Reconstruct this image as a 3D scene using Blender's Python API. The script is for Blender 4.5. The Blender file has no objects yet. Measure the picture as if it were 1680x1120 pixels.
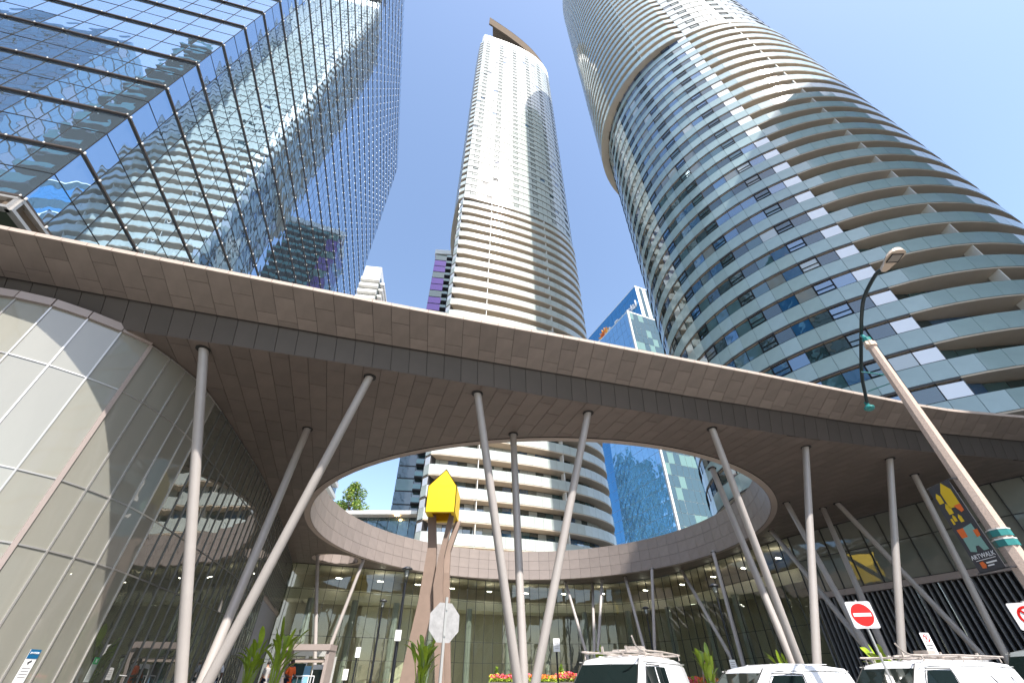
import bpy, math, random
from mathutils import Vector, Matrix
import numpy as np
random.seed(7)
scene = bpy.context.scene
COL = scene.collection
R = math.radians
EYE = 1.55
PITCH = R(39.1)
FPX = 691.0

# ------------------------------------------------------------------ camera
cam = bpy.data.cameras.new('camera')
cam.sensor_width = 36.0
cam.lens = 36.0 * FPX / 1680.0
cam.clip_start = 0.05
cam.clip_end = 5000
camo = bpy.data.objects.new('camera', cam)
COL.objects.link(camo)
camo.location = (0, 0, EYE)
camo.rotation_euler = (R(90) + PITCH, 0, 0)
scene.camera = camo

# ------------------------------------------------------------------ sky, sun, exposure
SUN_EL, SUN_AZ = 55.0, 150.0          # azimuth clockwise from +Y
sunv = Vector((math.sin(R(SUN_AZ)) * math.cos(R(SUN_EL)), math.cos(R(SUN_AZ)) * math.cos(R(SUN_EL)), math.sin(R(SUN_EL))))
world = bpy.data.worlds.new('World')
scene.world = world
world.use_nodes = True
wt = world.node_tree
bg = wt.nodes['Background']
sky = wt.nodes.new('ShaderNodeTexSky')
sky.sky_type = 'NISHITA'
sky.sun_disc = False
sky.sun_elevation = R(SUN_EL)
sky.sun_rotation = R(SUN_AZ)
sky.altitude = 50
sky.air_density = 1.1
sky.dust_density = 1.3
sky.ozone_density = 0.6
bg.inputs['Strength'].default_value = 0.14
wt.links.new(sky.outputs[0], bg.inputs['Color'])
sl = bpy.data.lights.new('sun', 'SUN')
sl.energy = 4.2
sl.angle = R(0.53)
sl.color = (1.0, 0.95, 0.87)
so = bpy.data.objects.new('sun', sl)
COL.objects.link(so)
so.rotation_euler = (-sunv).to_track_quat('-Z', 'Y').to_euler()
so.location = (20, -30, 120)
scene.view_settings.view_transform = 'Standard'
scene.view_settings.look = 'None'
scene.view_settings.gamma = 1.0
scene.view_settings.exposure = 1.2
scene.cycles.max_bounces = 8
scene.cycles.diffuse_bounces = 4
scene.cycles.glossy_bounces = 5
scene.cycles.transparent_max_bounces = 10
scene.cycles.sample_clamp_indirect = 6.0
scene.cycles.caustics_reflective = True
scene.cycles.blur_glossy = 0.3

# ------------------------------------------------------------------ materials
def mat(name, col, rough=0.6, metal=0.0, ior=1.5, var=0.0, vscale=3.0, bump=0.0, bscale=8.0, coat=0.0, emit=None, estr=0.0, stretch=None, vcol=None, bd=0.01, rand=0.0):
    m = bpy.data.materials.new(name)
    m.use_nodes = True
    nt = m.node_tree
    p = nt.nodes['Principled BSDF']
    p.inputs['Base Color'].default_value = (*col, 1)
    p.inputs['Roughness'].default_value = rough
    p.inputs['Metallic'].default_value = metal
    p.inputs['IOR'].default_value = ior
    if coat:
        p.inputs['Coat Weight'].default_value = coat
        p.inputs['Coat Roughness'].default_value = 0.03
    if emit:
        p.inputs['Emission Color'].default_value = (*emit, 1)
        p.inputs['Emission Strength'].default_value = estr
    tc = None
    def coords(scale3=(1, 1, 1)):
        tc = nt.nodes.new('ShaderNodeTexCoord')
        mp = nt.nodes.new('ShaderNodeMapping')
        mp.inputs['Scale'].default_value = scale3
        nt.links.new(tc.outputs['Object'], mp.inputs['Vector'])
        return mp.outputs[0]
    if var:
        n = nt.nodes.new('ShaderNodeTexNoise')
        n.inputs['Scale'].default_value = vscale
        n.inputs['Detail'].default_value = 6
        n.inputs['Roughness'].default_value = 0.65
        nt.links.new(coords(stretch or (1, 1, 1)), n.inputs['Vector'])
        mr = nt.nodes.new('ShaderNodeMapRange')
        mr.inputs[1].default_value = 0.3
        mr.inputs[2].default_value = 0.7
        nt.links.new(n.outputs[0], mr.inputs[0])
        mx = nt.nodes.new('ShaderNodeMix')
        mx.data_type = 'RGBA'
        v2 = vcol or tuple(c * (1 - var) for c in col)
        mx.inputs[6].default_value = (*v2, 1)
        mx.inputs[7].default_value = (*(tuple(min(1, c * (1 + var * .5)) for c in col) if not vcol else col), 1)
        nt.links.new(mr.outputs[0], mx.inputs[0])
        out = mx.outputs[2]
        if rand:
            oi = nt.nodes.new('ShaderNodeObjectInfo')
            m2 = nt.nodes.new('ShaderNodeMapRange')
            m2.inputs[3].default_value = 1 - rand
            m2.inputs[4].default_value = 1 + rand
            nt.links.new(oi.outputs['Random'], m2.inputs[0])
            hs = nt.nodes.new('ShaderNodeHueSaturation')
            nt.links.new(m2.outputs[0], hs.inputs['Value'])
            nt.links.new(out, hs.inputs['Color'])
            out = hs.outputs[0]
        nt.links.new(out, p.inputs['Base Color'])
    if bump:
        n = nt.nodes.new('ShaderNodeTexNoise')
        n.inputs['Scale'].default_value = bscale
        n.inputs['Detail'].default_value = 2
        nt.links.new(coords(), n.inputs['Vector'])
        b = nt.nodes.new('ShaderNodeBump')
        b.inputs['Strength'].default_value = bump
        b.inputs['Distance'].default_value = bd
        nt.links.new(n.outputs[0], b.inputs['Height'])
        nt.links.new(b.outputs[0], p.inputs['Normal'])
    return m

def see_through(name, tint, ior=1.6, gl=(0.9, 0.95, 1.0)):
    m = bpy.data.materials.new(name)
    m.use_nodes = True
    nt = m.node_tree
    nt.nodes.remove(nt.nodes['Principled BSDF'])
    o = nt.nodes['Material Output']
    t = nt.nodes.new('ShaderNodeBsdfTransparent')
    t.inputs[0].default_value = (*tint, 1)
    g = nt.nodes.new('ShaderNodeBsdfGlossy')
    g.inputs['Roughness'].default_value = 0.0
    g.inputs[0].default_value = (*gl, 1)
    f = nt.nodes.new('ShaderNodeFresnel')
    f.inputs[0].default_value = ior
    tc = nt.nodes.new('ShaderNodeTexCoord')
    n = nt.nodes.new('ShaderNodeTexNoise')
    n.inputs['Scale'].default_value = 0.6
    nt.links.new(tc.outputs['Object'], n.inputs['Vector'])
    b = nt.nodes.new('ShaderNodeBump')
    b.inputs['Distance'].default_value = 0.01
    b.inputs['Strength'].default_value = 1.0
    nt.links.new(n.outputs[0], b.inputs['Height'])
    nt.links.new(b.outputs[0], g.inputs['Normal'])
    x = nt.nodes.new('ShaderNodeMixShader')
    geo = nt.nodes.new('ShaderNodeNewGeometry')
    om = nt.nodes.new('ShaderNodeMath'); om.operation = 'SUBTRACT'; om.inputs[0].default_value = 1.0
    nt.links.new(geo.outputs['Backfacing'], om.inputs[1])
    mu = nt.nodes.new('ShaderNodeMath'); mu.operation = 'MULTIPLY'
    nt.links.new(f.outputs[0], mu.inputs[0]); nt.links.new(om.outputs[0], mu.inputs[1])
    nt.links.new(mu.outputs[0], x.inputs[0])
    nt.links.new(t.outputs[0], x.inputs[1])
    nt.links.new(g.outputs[0], x.inputs[2])
    nt.links.new(x.outputs[0], o.inputs['Surface'])
    return m

M = {}
M['panel'] = mat('brown_metal_panel', (0.155, 0.122, 0.104), 0.5, var=0.18, vscale=1.1, rand=0.10)
M['panel_edge'] = mat('brown_edge_panel', (0.225, 0.182, 0.158), 0.5, var=0.18, vscale=1.1, rand=0.10)
M['panel_dark'] = mat('dark_fascia_panel', (0.068, 0.056, 0.050), 0.5, var=0.15, vscale=1.1, rand=0.08)  # darker base colour than the other canopy panels
M['tile'] = mat('pale_brown_tile', (0.275, 0.23, 0.21), 0.5, var=0.10, vscale=1.1, rand=0.05)
M['joint'] = mat('dark_joint', (0.03, 0.027, 0.025), 0.8)
M['lip'] = mat('canopy_edge_metal', (0.42, 0.345, 0.30), 0.7, var=0.08)
M['roof'] = mat('roof_membrane', (0.22, 0.21, 0.20), 0.8, var=0.1)
M['column'] = mat('painted_steel_column', (0.37, 0.338, 0.32), 0.38, var=0.07, vscale=1.5)
M['socket'] = mat('column_socket', (0.02, 0.02, 0.02), 0.7)
M['podium_glass'] = mat('frosted_podium_glass', (0.28, 0.273, 0.238), 0.01, ior=1.8, var=0.12, vscale=0.35, stretch=(1, 1, .25), bump=1, bscale=0.7, bd=0.006)
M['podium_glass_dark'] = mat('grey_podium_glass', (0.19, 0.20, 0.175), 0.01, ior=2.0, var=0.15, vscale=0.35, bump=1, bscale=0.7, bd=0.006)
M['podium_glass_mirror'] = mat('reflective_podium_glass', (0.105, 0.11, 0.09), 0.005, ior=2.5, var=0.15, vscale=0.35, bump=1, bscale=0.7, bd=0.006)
M['alu'] = mat('aluminium_mullion', (0.52, 0.50, 0.48), 0.35, metal=0.6, var=0.05)
M['dark_mullion'] = mat('dark_grey_mullion', (0.13, 0.13, 0.13), 0.4)
M['brown_frame'] = mat('brown_frame', (0.36, 0.30, 0.28), 0.45, var=0.06)
M['black_frame'] = mat('black_frame', (0.03, 0.03, 0.032), 0.4)
M['lobby_glass'] = see_through('clear_lobby_glass', (0.80, 0.83, 0.78), 1.75)
M['int_wall'] = mat('tan_interior_wall', (0.60, 0.54, 0.44), 0.8, var=0.15, vscale=0.4, stretch=(2, 2, .15))
M['int_band'] = mat('cream_bulkhead', (0.80, 0.74, 0.62), 0.7, var=0.05)
M['int_col'] = mat('grey_interior_column', (0.35, 0.37, 0.36), 0.5)
M['int_floor'] = mat('interior_floor', (0.4, 0.38, 0.33), 0.3)
M['downlight'] = mat('downlight', (1, .95, .85), emit=(1, .92, .8), estr=17)
M['louvre_back'] = mat('louvre_void', (0.012, 0.013, 0.018), 0.7)
M['louvre'] = mat('louvre_fin', (0.22, 0.22, 0.23), 0.45)
M['gwall'] = mat('grey_painted_wall', (0.27, 0.27, 0.30), 0.6, var=0.06)
M['frit'] = mat('shaded_fritted_glass', (0.35, 0.465, 0.475), 0.09, ior=1.65, var=0.10, vscale=0.45, rand=0.05, bump=1, bscale=0.5, bd=0.004)  # white frit, with the teal of its shaded side put into the colour
M['frit_lit'] = mat('sunlit_fritted_glass', (0.50, 0.545, 0.52), 0.09, ior=1.65, var=0.08, vscale=0.45, rand=0.05)  # same frit as seen in sun, the brightness put into a paler colour
M['slab'] = mat('balcony_slab', (0.62, 0.53, 0.43), 0.8, var=0.08, vscale=.6)
M['slab_dark'] = mat('slab_edge_dark', (0.05, 0.05, 0.055), 0.5)
M['win'] = [mat('tower_window_%s' % n, c, 0.02, ior=i, bump=1, bscale=0.5, bd=0.012) for n, c, i in (
    ('dark', (0.025, 0.05, 0.055), 2.2), ('teal', (0.05, 0.11, 0.12), 2.3), ('blue', (0.02, 0.10, 0.22), 3.0), ('pale', (0.42, 0.46, 0.45), 2.2), ('curtain', (0.20, 0.22, 0.21), 2.0))]
M['sky_pane'] = mat('window_sky_reflection', (0.80, 0.82, 0.86), 0.05, ior=2.2)  # bright sky reflection painted as a white pane, no blind behind it
M['fin'] = mat('white_divider', (0.75, 0.73, 0.68), 0.6)
M['core'] = mat('core_wall', (0.10, 0.11, 0.11), 0.5)
M['office'] = mat('mirror_office_glass', (0.50, 0.66, 0.82), 0.0, metal=0.9, bump=1, bscale=0.42, bd=0.013)
M['bronze'] = mat('bronze_mullion', (0.09, 0.07, 0.06), 0.4, metal=0.3)
M['thin_black'] = mat('thin_black_joint', (0.006, 0.007, 0.01), 0.9)
M['bracket'] = mat('steel_bracket', (0.8, 0.78, 0.74), 0.3)
M['green_soffit'] = mat('green_metal_soffit', (0.05, 0.065, 0.045), 0.35, var=.2)
M['yellow'] = mat('yellow_painted_steel', (0.90, 0.62, 0.01), 0.45, var=0.04)
M['red'] = mat('red_inner_paint', (0.6, 0.03, 0.02), 0.5)
M['leg'] = mat('weathered_brown_steel', (0.25, 0.18, 0.145), 0.6, var=0.12, vscale=1.5)
M['concrete'] = mat('exposed_aggregate_concrete', (0.56, 0.43, 0.36), 0.85, var=0.28, vscale=38, bump=0.5, bscale=70, bd=.004)
M['teal'] = mat('teal_painted_metal', (0.02, 0.20, 0.19), 0.35)
M['black'] = mat('black_painted_metal', (0.012, 0.014, 0.02), 0.35)
M['dgreen'] = mat('dark_arm_metal', (0.015, 0.03, 0.035), 0.35)
M['lamp_body'] = mat('lamp_beige_metal', (0.62, 0.5, 0.4), 0.4)
M['lamp_lens'] = mat('lamp_lens', (0.3, 0.27, 0.24), 0.1)
M['sign_white'] = mat('sign_white', (0.82, 0.82, 0.84), 0.35)
M['sign_red'] = mat('sign_red', (0.62, 0.006, 0.004), 0.35)
M['sign_back'] = mat('galvanised_sign_back', (0.42, 0.41, 0.41), 0.4, metal=.3, var=0.25, vscale=9)
M['galv'] = mat('galvanised_post', (0.45, 0.45, 0.44), 0.4, metal=.4)
M['sign_black'] = mat('sign_black', (0.02, 0.02, 0.02), 0.5)
M['sign_blue'] = mat('sign_blue', (0.005, 0.12, 0.28), 0.4)
M['sign_green'] = mat('sign_green', (0.01, 0.3, 0.09), 0.4)
M['ban_dark'] = mat('banner_cloth', (0.05, 0.05, 0.06), 0.7)
M['ban_yel'] = mat('banner_yellow_print', (0.75, 0.5, 0.02), 0.7)
M['ban_or'] = mat('banner_orange_print', (0.8, 0.16, 0.03), 0.7)
M['ban_teal'] = mat('banner_teal_print', (0.22, 0.4, 0.36), 0.7)
M['van'] = mat('white_van_paint', (0.80, 0.81, 0.84), 0.22, coat=0.6, var=0.04, vscale=2)
M['silver'] = mat('silver_van_paint', (0.42, 0.46, 0.48), 0.25, metal=.4, coat=0.6)
M['carglass'] = mat('dark_car_glass', (0.008, 0.014, 0.014), 0.02, ior=1.45)
M['rubber'] = mat('rubber', (0.02, 0.02, 0.02), 0.8)
M['rack'] = mat('worn_rack_metal', (0.50, 0.44, 0.40), 0.45, metal=.3, var=.2, vscale=6)
M['decal'] = mat('black_stripe_decal', (0.02, 0.02, 0.03), 0.4)
M['lens'] = mat('headlamp_lens', (0.6, 0.6, 0.6), 0.05)
M['leafb'] = mat('bright_canna_leaf', (0.30, 0.42, 0.03), 0.4, var=0.4, vscale=3)
M['leafd'] = mat('tree_leaf', (0.10, 0.20, 0.025), 0.5, var=0.4, vscale=1.2)
M['leafy'] = mat('yellow_green_leaf', (0.22, 0.27, 0.03), 0.5, var=0.3, vscale=1.2)
M['bark'] = mat('bark', (0.12, 0.08, 0.05), 0.9, var=.3)
M['fl_or'] = mat('orange_petal', (0.85, 0.20, 0.03), 0.6)
M['fl_pk'] = mat('pink_petal', (0.80, 0.12, 0.18), 0.6)
M['fl_rd'] = mat('red_petal', (0.55, 0.03, 0.02), 0.6)
M['soil'] = mat('soil', (0.05, 0.035, 0.025), 0.9)
M['planter'] = mat('grey_planter', (0.22, 0.22, 0.23), 0.7)
M['skin1'] = mat('dark_skin', (0.13, 0.07, 0.05), 0.6)
M['skin2'] = mat('light_skin', (0.50, 0.28, 0.20), 0.6)
M['hair'] = mat('dark_hair', (0.02, 0.015, 0.012), 0.6)
M['tee'] = mat('white_cotton', (0.70, 0.72, 0.80), 0.8)
M['orange_vest'] = mat('orange_vest', (0.85, 0.13, 0.02), 0.7)
M['grey_cloth'] = mat('grey_cloth', (0.40, 0.38, 0.38), 0.8)
M['navy'] = mat('navy_cloth', (0.02, 0.03, 0.06), 0.8)
M['asphalt'] = mat('asphalt', (0.06, 0.06, 0.06), 0.85, var=0.2, vscale=4, bump=.4, bscale=60, bd=.004)
M['paving'] = mat('light_paving', (0.23, 0.22, 0.205), 0.75, var=0.12, vscale=.8)
M['line'] = mat('road_paint', (0.8, 0.8, 0.78), 0.6)
M['stone'] = mat('kerb_stone', (0.38, 0.37, 0.35), 0.8, var=.1)
M['blue_glass'] = mat('blue_curtain_glass', (0.07, 0.27, 0.52), 0.03, metal=0.5, bump=1, bscale=0.12, bd=0.06)
M['blue_far'] = mat('steel_blue_glass', (0.10, 0.26, 0.42), 0.04, metal=0.3, ior=1.8)
M['ripple_glass'] = mat('rippled_blue_glass', (0.34, 0.56, 0.74), 0.0, metal=0.85, bump=1, bscale=0.30, bd=0.10)
M['purple_glass'] = mat('purple_tinted_glass', (0.17, 0.08, 0.36), 0.05, metal=0.3, ior=1.8)
M['white_clad'] = mat('white_cladding', (0.78, 0.77, 0.74), 0.6, var=.05, vscale=.2)
M['dark_clad'] = mat('dark_cladding', (0.05, 0.055, 0.06), 0.5, var=.1)
M['lime_glass'] = mat('pale_green_glass', (0.12, 0.22, 0.19), 0.05, ior=2.0)
M['dark_glass'] = mat('dark_teal_glass', (0.02, 0.06, 0.07), 0.03, ior=2.1, bump=1, bscale=.5, bd=.01)
M['balc_glass'] = mat('teal_balcony_glass', (0.10, 0.26, 0.26), 0.05, ior=1.9)
M['sun_or'] = mat('orange_sign_disc', (0.90, 0.38, 0.01), 0.5)
M['copper'] = mat('beige_fin_panel', (0.15, 0.118, 0.092), 1.0, ior=1.12, var=.12, vscale=.6)
M['warm'] = mat('warm_lamp', (1, .7, .4), emit=(1, .6, .25), estr=25)
M['poster'] = mat('blue_poster', (0.25, 0.5, 0.75), 0.4)

# ------------------------------------------------------------------ helpers
class MB:
    def __init__(s):
        s.v, s.f, s.m, s.mats = [], [], [], []
    def mi(s, m):
        if m not in s.mats:
            s.mats.append(m)
        return s.mats.index(m)
    def face(s, pts, m=None):
        b = len(s.v)
        s.v.extend([tuple(p) for p in pts])
        s.f.append(tuple(range(b, b + len(pts))))
        s.m.append(s.mi(m))
    def prism(s, poly, off, m=None):
        """poly (list of 3D points) is the outer face; off is the vector to the back face"""
        n = len(poly)
        b = len(s.v)
        s.v.extend([tuple(p) for p in poly])
        s.v.extend([(p[0] + off[0], p[1] + off[1], p[2] + off[2]) for p in poly])
        fs = [tuple(range(b, b + n)), tuple(range(b + 2 * n - 1, b + n - 1, -1))]
        for i in range(n):
            j = (i + 1) % n
            fs.append((b + j, b + i, b + n + i, b + n + j))
        s.f.extend(fs)
        s.m.extend([s.mi(m)] * len(fs))
    def box(s, c, sx, sy, sz, m=None, rz=0.0, ax=None):
        if ax is None:
            ca, sa = math.cos(rz), math.sin(rz)
            ax = (Vector((ca, sa, 0)), Vector((-sa, ca, 0)), Vector((0, 0, 1)))
        c = Vector(c)
        x, y, z = ax[0] * sx / 2, ax[1] * sy / 2, ax[2] * sz / 2
        s.prism([c - x - y + z, c + x - y + z, c + x + y + z, c - x + y + z], -2 * z, m)
    def tube(s, pts, rad, n=10, m=None, caps=True):
        pts = [Vector(p) for p in pts]
        if not hasattr(rad, '__len__'):
            rad = [rad] * len(pts)
        rings = []
        up = None
        for i, p in enumerate(pts):
            d = (pts[min(i + 1, len(pts) - 1)] - pts[max(i - 1, 0)]).normalized()
            if up is None:
                up = Vector((0, 0, 1)) if abs(d.z) < 0.9 else Vector((1, 0, 0))
            a = d.cross(up).normalized()
            up = a.cross(d).normalized()
            b = len(s.v)
            for k in range(n):
                t = 2 * math.pi * k / n
                s.v.append(tuple(p + (a * math.cos(t) + up * math.sin(t)) * rad[i]))
            rings.append(b)
        for i in range(len(rings) - 1):
            for k in range(n):
                k2 = (k + 1) % n
                s.f.append((rings[i] + k, rings[i] + k2, rings[i + 1] + k2, rings[i + 1] + k))
                s.m.append(s.mi(m))
        if caps:
            s.f.append(tuple(rings[0] + k for k in reversed(range(n))))
            s.f.append(tuple(rings[-1] + k for k in range(n)))
            s.m.extend([s.mi(m)] * 2)
    def build(s, name, m=None, parent=None, smooth=False, **tags):
        me = bpy.data.meshes.new(name)
        me.from_pydata(s.v, [], s.f)
        if m is not None:
            me.materials.append(m)
        else:
            for q in s.mats:
                me.materials.append(q)
            me.polygons.foreach_set('material_index', s.m)
        if smooth:
            me.polygons.foreach_set('use_smooth', [True] * len(me.polygons))
            try:
                me.set_sharp_from_angle(angle=R(35))
            except Exception:
                pass
        me.update()
        o = bpy.data.objects.new(name, me)
        COL.objects.link(o)
        if parent is not None:
            o.parent = parent
            o.matrix_parent_inverse = parent.matrix_basis.inverted()
        for k, v in tags.items():
            o[k] = v
        return o

def tag(o, label=None, cat=None, group=None, kind=None):
    if label: o['label'] = label
    if cat: o['category'] = cat
    if group: o['group'] = group
    if kind: o['kind'] = kind
    return o

def thing(name, loc, label, cat, group=None):
    o = bpy.data.objects.new(name, None)
    COL.objects.link(o)
    o.location = loc
    return tag(o, label, cat, group)

def place(o, loc, rz=0.0):
    o.location = loc
    o.rotation_euler = (0, 0, rz)

def copy_tree(o, parent=None):
    c = o.copy()
    COL.objects.link(c)
    if parent is not None:
        c.parent = parent
    for ch in list(o.children):
        copy_tree(ch, c)
    return c

SP, CP = math.sin(PITCH), math.cos(PITCH)
def project(p):
    h = p[2] - EYE
    D = CP * p[1] + SP * h
    if D < 0.1:
        return None
    return 840 + FPX * p[0] / D, 560 - FPX * (CP * h - SP * p[1]) / D

LIPX, LIPY = [-500, 0, 220, 950, 1500, 1680, 2200], [280, 375, 420, 550, 665, 685, 745]
def in_view(q, x, y):
    """a far building shows above the canopy or through its oval opening"""
    if not (-20 < x < 1700 and -20 < y < 1140):
        return False
    if q == 'far':
        return y < np.interp(x, LIPX, LIPY) + 4 or ((x - 885) / 378) ** 2 + ((y - 838) / 113) ** 2 < 1
    return True

def wp(x, y, Y):
    """a bearing taken in the photo and a distance give a place on the site"""
    u, v = (x - 840) / FPX, (560 - y) / FPX
    s = Y / (CP - SP * v)
    return (u * s, Y, (SP + CP * v) * s + EYE)

class Pieces:
    """alike pieces of one surface: the largest in view become parts, the rest one joined part"""
    def __init__(s, where=None):
        s.l = []
        s.where = where
    def add(s, poly, off, m):
        p = [Vector(q) for q in poly[:3]]
        if (p[1] - p[0]).cross(p[2] - p[1]).dot(Vector(off)) > 0:
            poly = list(reversed(poly))
        s.l.append((poly, off, m))
    def emit(s, parent, name, rest, limit=300, minarea=40):
        sc = []
        for i, (poly, off, m) in enumerate(s.l):
            pr = [project(p) for p in poly]
            a = -1.0
            if all(pr):
                cx = sum(p[0] for p in pr) / len(pr)
                cy = sum(p[1] for p in pr) / len(pr)
                c = Vector(poly[0])
                facing = Vector(off).dot(Vector((0, 0, EYE)) - c) < 0
                if facing and in_view(s.where, cx, cy):
                    a = 0
                    for k in range(len(pr)):
                        x1, y1 = pr[k]
                        x2, y2 = pr[(k + 1) % len(pr)]
                        a += x1 * y2 - x2 * y1
                    a = abs(a) / 2
            sc.append((a, i))
        sc.sort(reverse=True)
        single = set(i for a, i in sc[:limit] if a > minarea)
        mb = MB()
        n = 0
        for i, (poly, off, m) in enumerate(s.l):
            if i in single:
                b = MB()
                c = sum((Vector(p) for p in poly), Vector()) / len(poly)
                b.prism([Vector(p) - c for p in poly], off, m)
                o = b.build(name)
                o.location = c - parent.location
                o.parent = parent
            else:
                mb.prism(poly, off, m)
                n += 1
        if n:
            mb.build(rest, None, parent, kind='stuff')

def jitter_quad(q, nrm, amt):
    a, b = random.uniform(-amt, amt), random.uniform(-amt, amt)
    w = [a + b, a - b, -a - b, -a + b]
    return [(p[0] + nrm[0] * w[i], p[1] + nrm[1] * w[i], p[2]) for i, p in enumerate(q)]

def inset(q, g):
    """shrink a quad by g metres on every side"""
    q = [Vector(p) for p in q]
    n = len(q)
    out = []
    for i in range(n):
        p, a, b = q[i], q[i - 1], q[(i + 1) % n]
        da, db = a - p, b - p
        la, lb = da.length, db.length
        if la < 1e-6 or lb < 1e-6:
            out.append(p)
            continue
        out.append(p + da / la * min(g, la * .3) + db / lb * min(g, lb * .3))
    return out

def resample(pts, n=None, step=None, closed=False):
    pts = [Vector(p) for p in pts]
    if closed:
        pts = pts + [pts[0]]
    L = [0]
    for a, b in zip(pts, pts[1:]):
        L.append(L[-1] + (b - a).length)
    if n is None:
        n = max(1, round(L[-1] / step))
    out = []
    k = 0
    for i in range(n + (0 if closed else 1)):
        t = L[-1] * i / n
        while k < len(L) - 2 and L[k + 1] < t:
            k += 1
        u = (t - L[k]) / max(1e-9, L[k + 1] - L[k])
        out.append(pts[k].lerp(pts[k + 1], min(1, u)))
    return out

def catmull(P, closed=False, sub=8):
    P = [Vector(p) for p in P]
    n = len(P)
    out = []
    for i in range(n if closed else n - 1):
        g = (lambda k: P[k % n]) if closed else (lambda k: P[max(0, min(n - 1, k))])
        a, b, c, d = g(i - 1), g(i), g(i + 1), g(i + 2)
        for j in range(sub):
            t = j / sub
            out.append(0.5 * ((2 * b) + (c - a) * t + (2 * a - 5 * b + 4 * c - d) * t * t + (3 * b - a - 3 * c + d) * t ** 3))
    if not closed:
        out.append(P[-1])
    return out

def V3(p, z):
    return Vector((p[0], p[1], z))

def text_obj(parent, body, loc, right, up, size, m, name='lettering', ext=0.003):
    cu = bpy.data.curves.new(name, 'FONT')
    cu.body = body
    cu.size = size
    cu.extrude = ext
    cu.align_x = 'CENTER'
    cu.align_y = 'CENTER'
    cu.materials.append(m)
    tmp = bpy.data.objects.new(name, cu)
    COL.objects.link(tmp)
    me = bpy.data.meshes.new_from_object(tmp)
    bpy.data.objects.remove(tmp)
    bpy.data.curves.remove(cu)
    o = bpy.data.objects.new(name, me)
    COL.objects.link(o)
    right, up = Vector(right).normalized(), Vector(up).normalized()
    nn = right.cross(up)
    mw = Matrix((right, up, nn)).transposed().to_4x4()
    mw.translation = Vector(loc)
    if parent is not None:
        o.parent = parent
        mw = parent.matrix_basis.inverted() @ mw
    o.matrix_local = mw
    return o

# ------------------------------------------------------------------ setting: ground, road, plaza
E1 = Vector((math.cos(R(16.5)), math.sin(R(16.5)), 0))
N1 = Vector((-E1.y, E1.x, 0))
g = MB(); g.face([(-900, -900, 0), (900, -900, 0), (900, 900, 0), (-900, 900, 0)])
g.build('ground', M['paving'], kind='structure')
def strip(s0, s1, t0, t1, z, m, name, th=0.0):
    b = MB()
    P = [E1 * s0 + N1 * t0, E1 * s1 + N1 * t0, E1 * s1 + N1 * t1, E1 * s0 + N1 * t1]
    if th:
        b.prism([V3(p, z) for p in P], (0, 0, -th))
    else:
        b.face([V3(p, z) for p in P])
    return b.build(name, m, kind='structure')
strip(-140, 140, 1.5, 13.0, 0.004, M['asphalt'], 'road')
for k in range(-8, 9):
    strip(k * 9, k * 9 + 3, 7.1, 7.25, 0.008, M['line'], 'lane_marking')
strip(-140, 140, 1.2, 1.5, 0.13, M['stone'], 'kerb', 0.13)
strip(-140, 140, 13.0, 13.3, 0.13, M['stone'], 'kerb', 0.13)
# plaza rises gently behind the road
b = MB()
def q4(t0, z0, t1, z1):
    b.face([V3(E1 * -60 + N1 * t0, z0), V3(E1 * 60 + N1 * t0, z0), V3(E1 * 60 + N1 * t1, z1), V3(E1 * -60 + N1 * t1, z1)])
q4(13.3, 0.12, 15, 0.14); q4(15, 0.14, 22, 0.8); q4(22, 0.8, 70, 0.8)
b.build('plaza', M['paving'], kind='structure')

# ------------------------------------------------------------------ canopy
canopy = thing('canopy', (0, 14, 0), 'brown panelled street canopy with a large oval opening, standing on slanted columns', 'canopy')
ZL, ZJ, ZB, ZR = 11.35, 10.85, 10.05, 12.65
lip = [(-34, 1.0), (-24, 4.05), (-14.21, 7.1), (-11.1, 8.05), (-3.7, 10.27), (2.45, 12.0), (10.2, 14.25), (18.26, 16.66), (20.4, 17.2), (24.3, 17.8), (36, 19.2)]
joint = [(-34.5, 2.3), (-24.6, 5.4), (-15.06, 8.4), (-11.2, 9.6), (-5.9, 11.2), (-2.37, 12.2), (7.09, 14.97), (15.66, 17.34), (20.5, 18.4), (25.26, 19.25), (36.3, 20.6)]
bend = [(-34.8, 2.75), (-24.9, 5.9), (-15.3, 8.9), (-11.6, 10.0), (-8.6, 10.8), (-5.82, 11.61), (-1.83, 12.8), (3.27, 14.36), (7.02, 15.43), (13.09, 17.3), (17.3, 18.25), (25.5, 19.8), (36.6, 21.1)]
NC = 118
lp = resample([V3(p, ZL) for p in lip], NC)
jp = resample([V3(p, ZJ) for p in joint], NC)
bp = resample([V3(p, ZB) for p in bend], NC)
jb = [p + Vector((0, 0, 0.06)) + Vector((-.29, .96, 0)) * .07 for p in jp]   # dark reveal between the bands
pc = Pieces()
for i in range(NC):
    a, b2, c, d = lp[i], lp[i + 1], jp[i + 1], jp[i]
    n = (b2 - a).cross(d - a).normalized()
    if n.z > 0: n = -n
    cuts = [0, .40, 1] if i % 2 else [0, .72, 1]
    if i % 4 == 1: cuts = [0, .30, .86, 1]
    for t0, t1 in zip(cuts, cuts[1:]):
        q = [a.lerp(d, t0), b2.lerp(c, t0), b2.lerp(c, t1), a.lerp(d, t1)]
        k = random.uniform(-.003, .003)
        pc.add([p + n * k for p in inset(q, .007)], -n * .03, M['panel_edge'])
pc.emit(canopy, 'edge_panel', 'edge_panels')
pc = Pieces()
for i in range(NC):
    q = [jb[i] , jb[i + 1], bp[i + 1], bp[i]]
    n = (q[1] - q[0]).cross(q[3] - q[0]).normalized()
    if n.y > 0: n = -n
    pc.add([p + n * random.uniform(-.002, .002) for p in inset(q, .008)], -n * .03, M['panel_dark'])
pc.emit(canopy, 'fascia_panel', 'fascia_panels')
b = MB()
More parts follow.
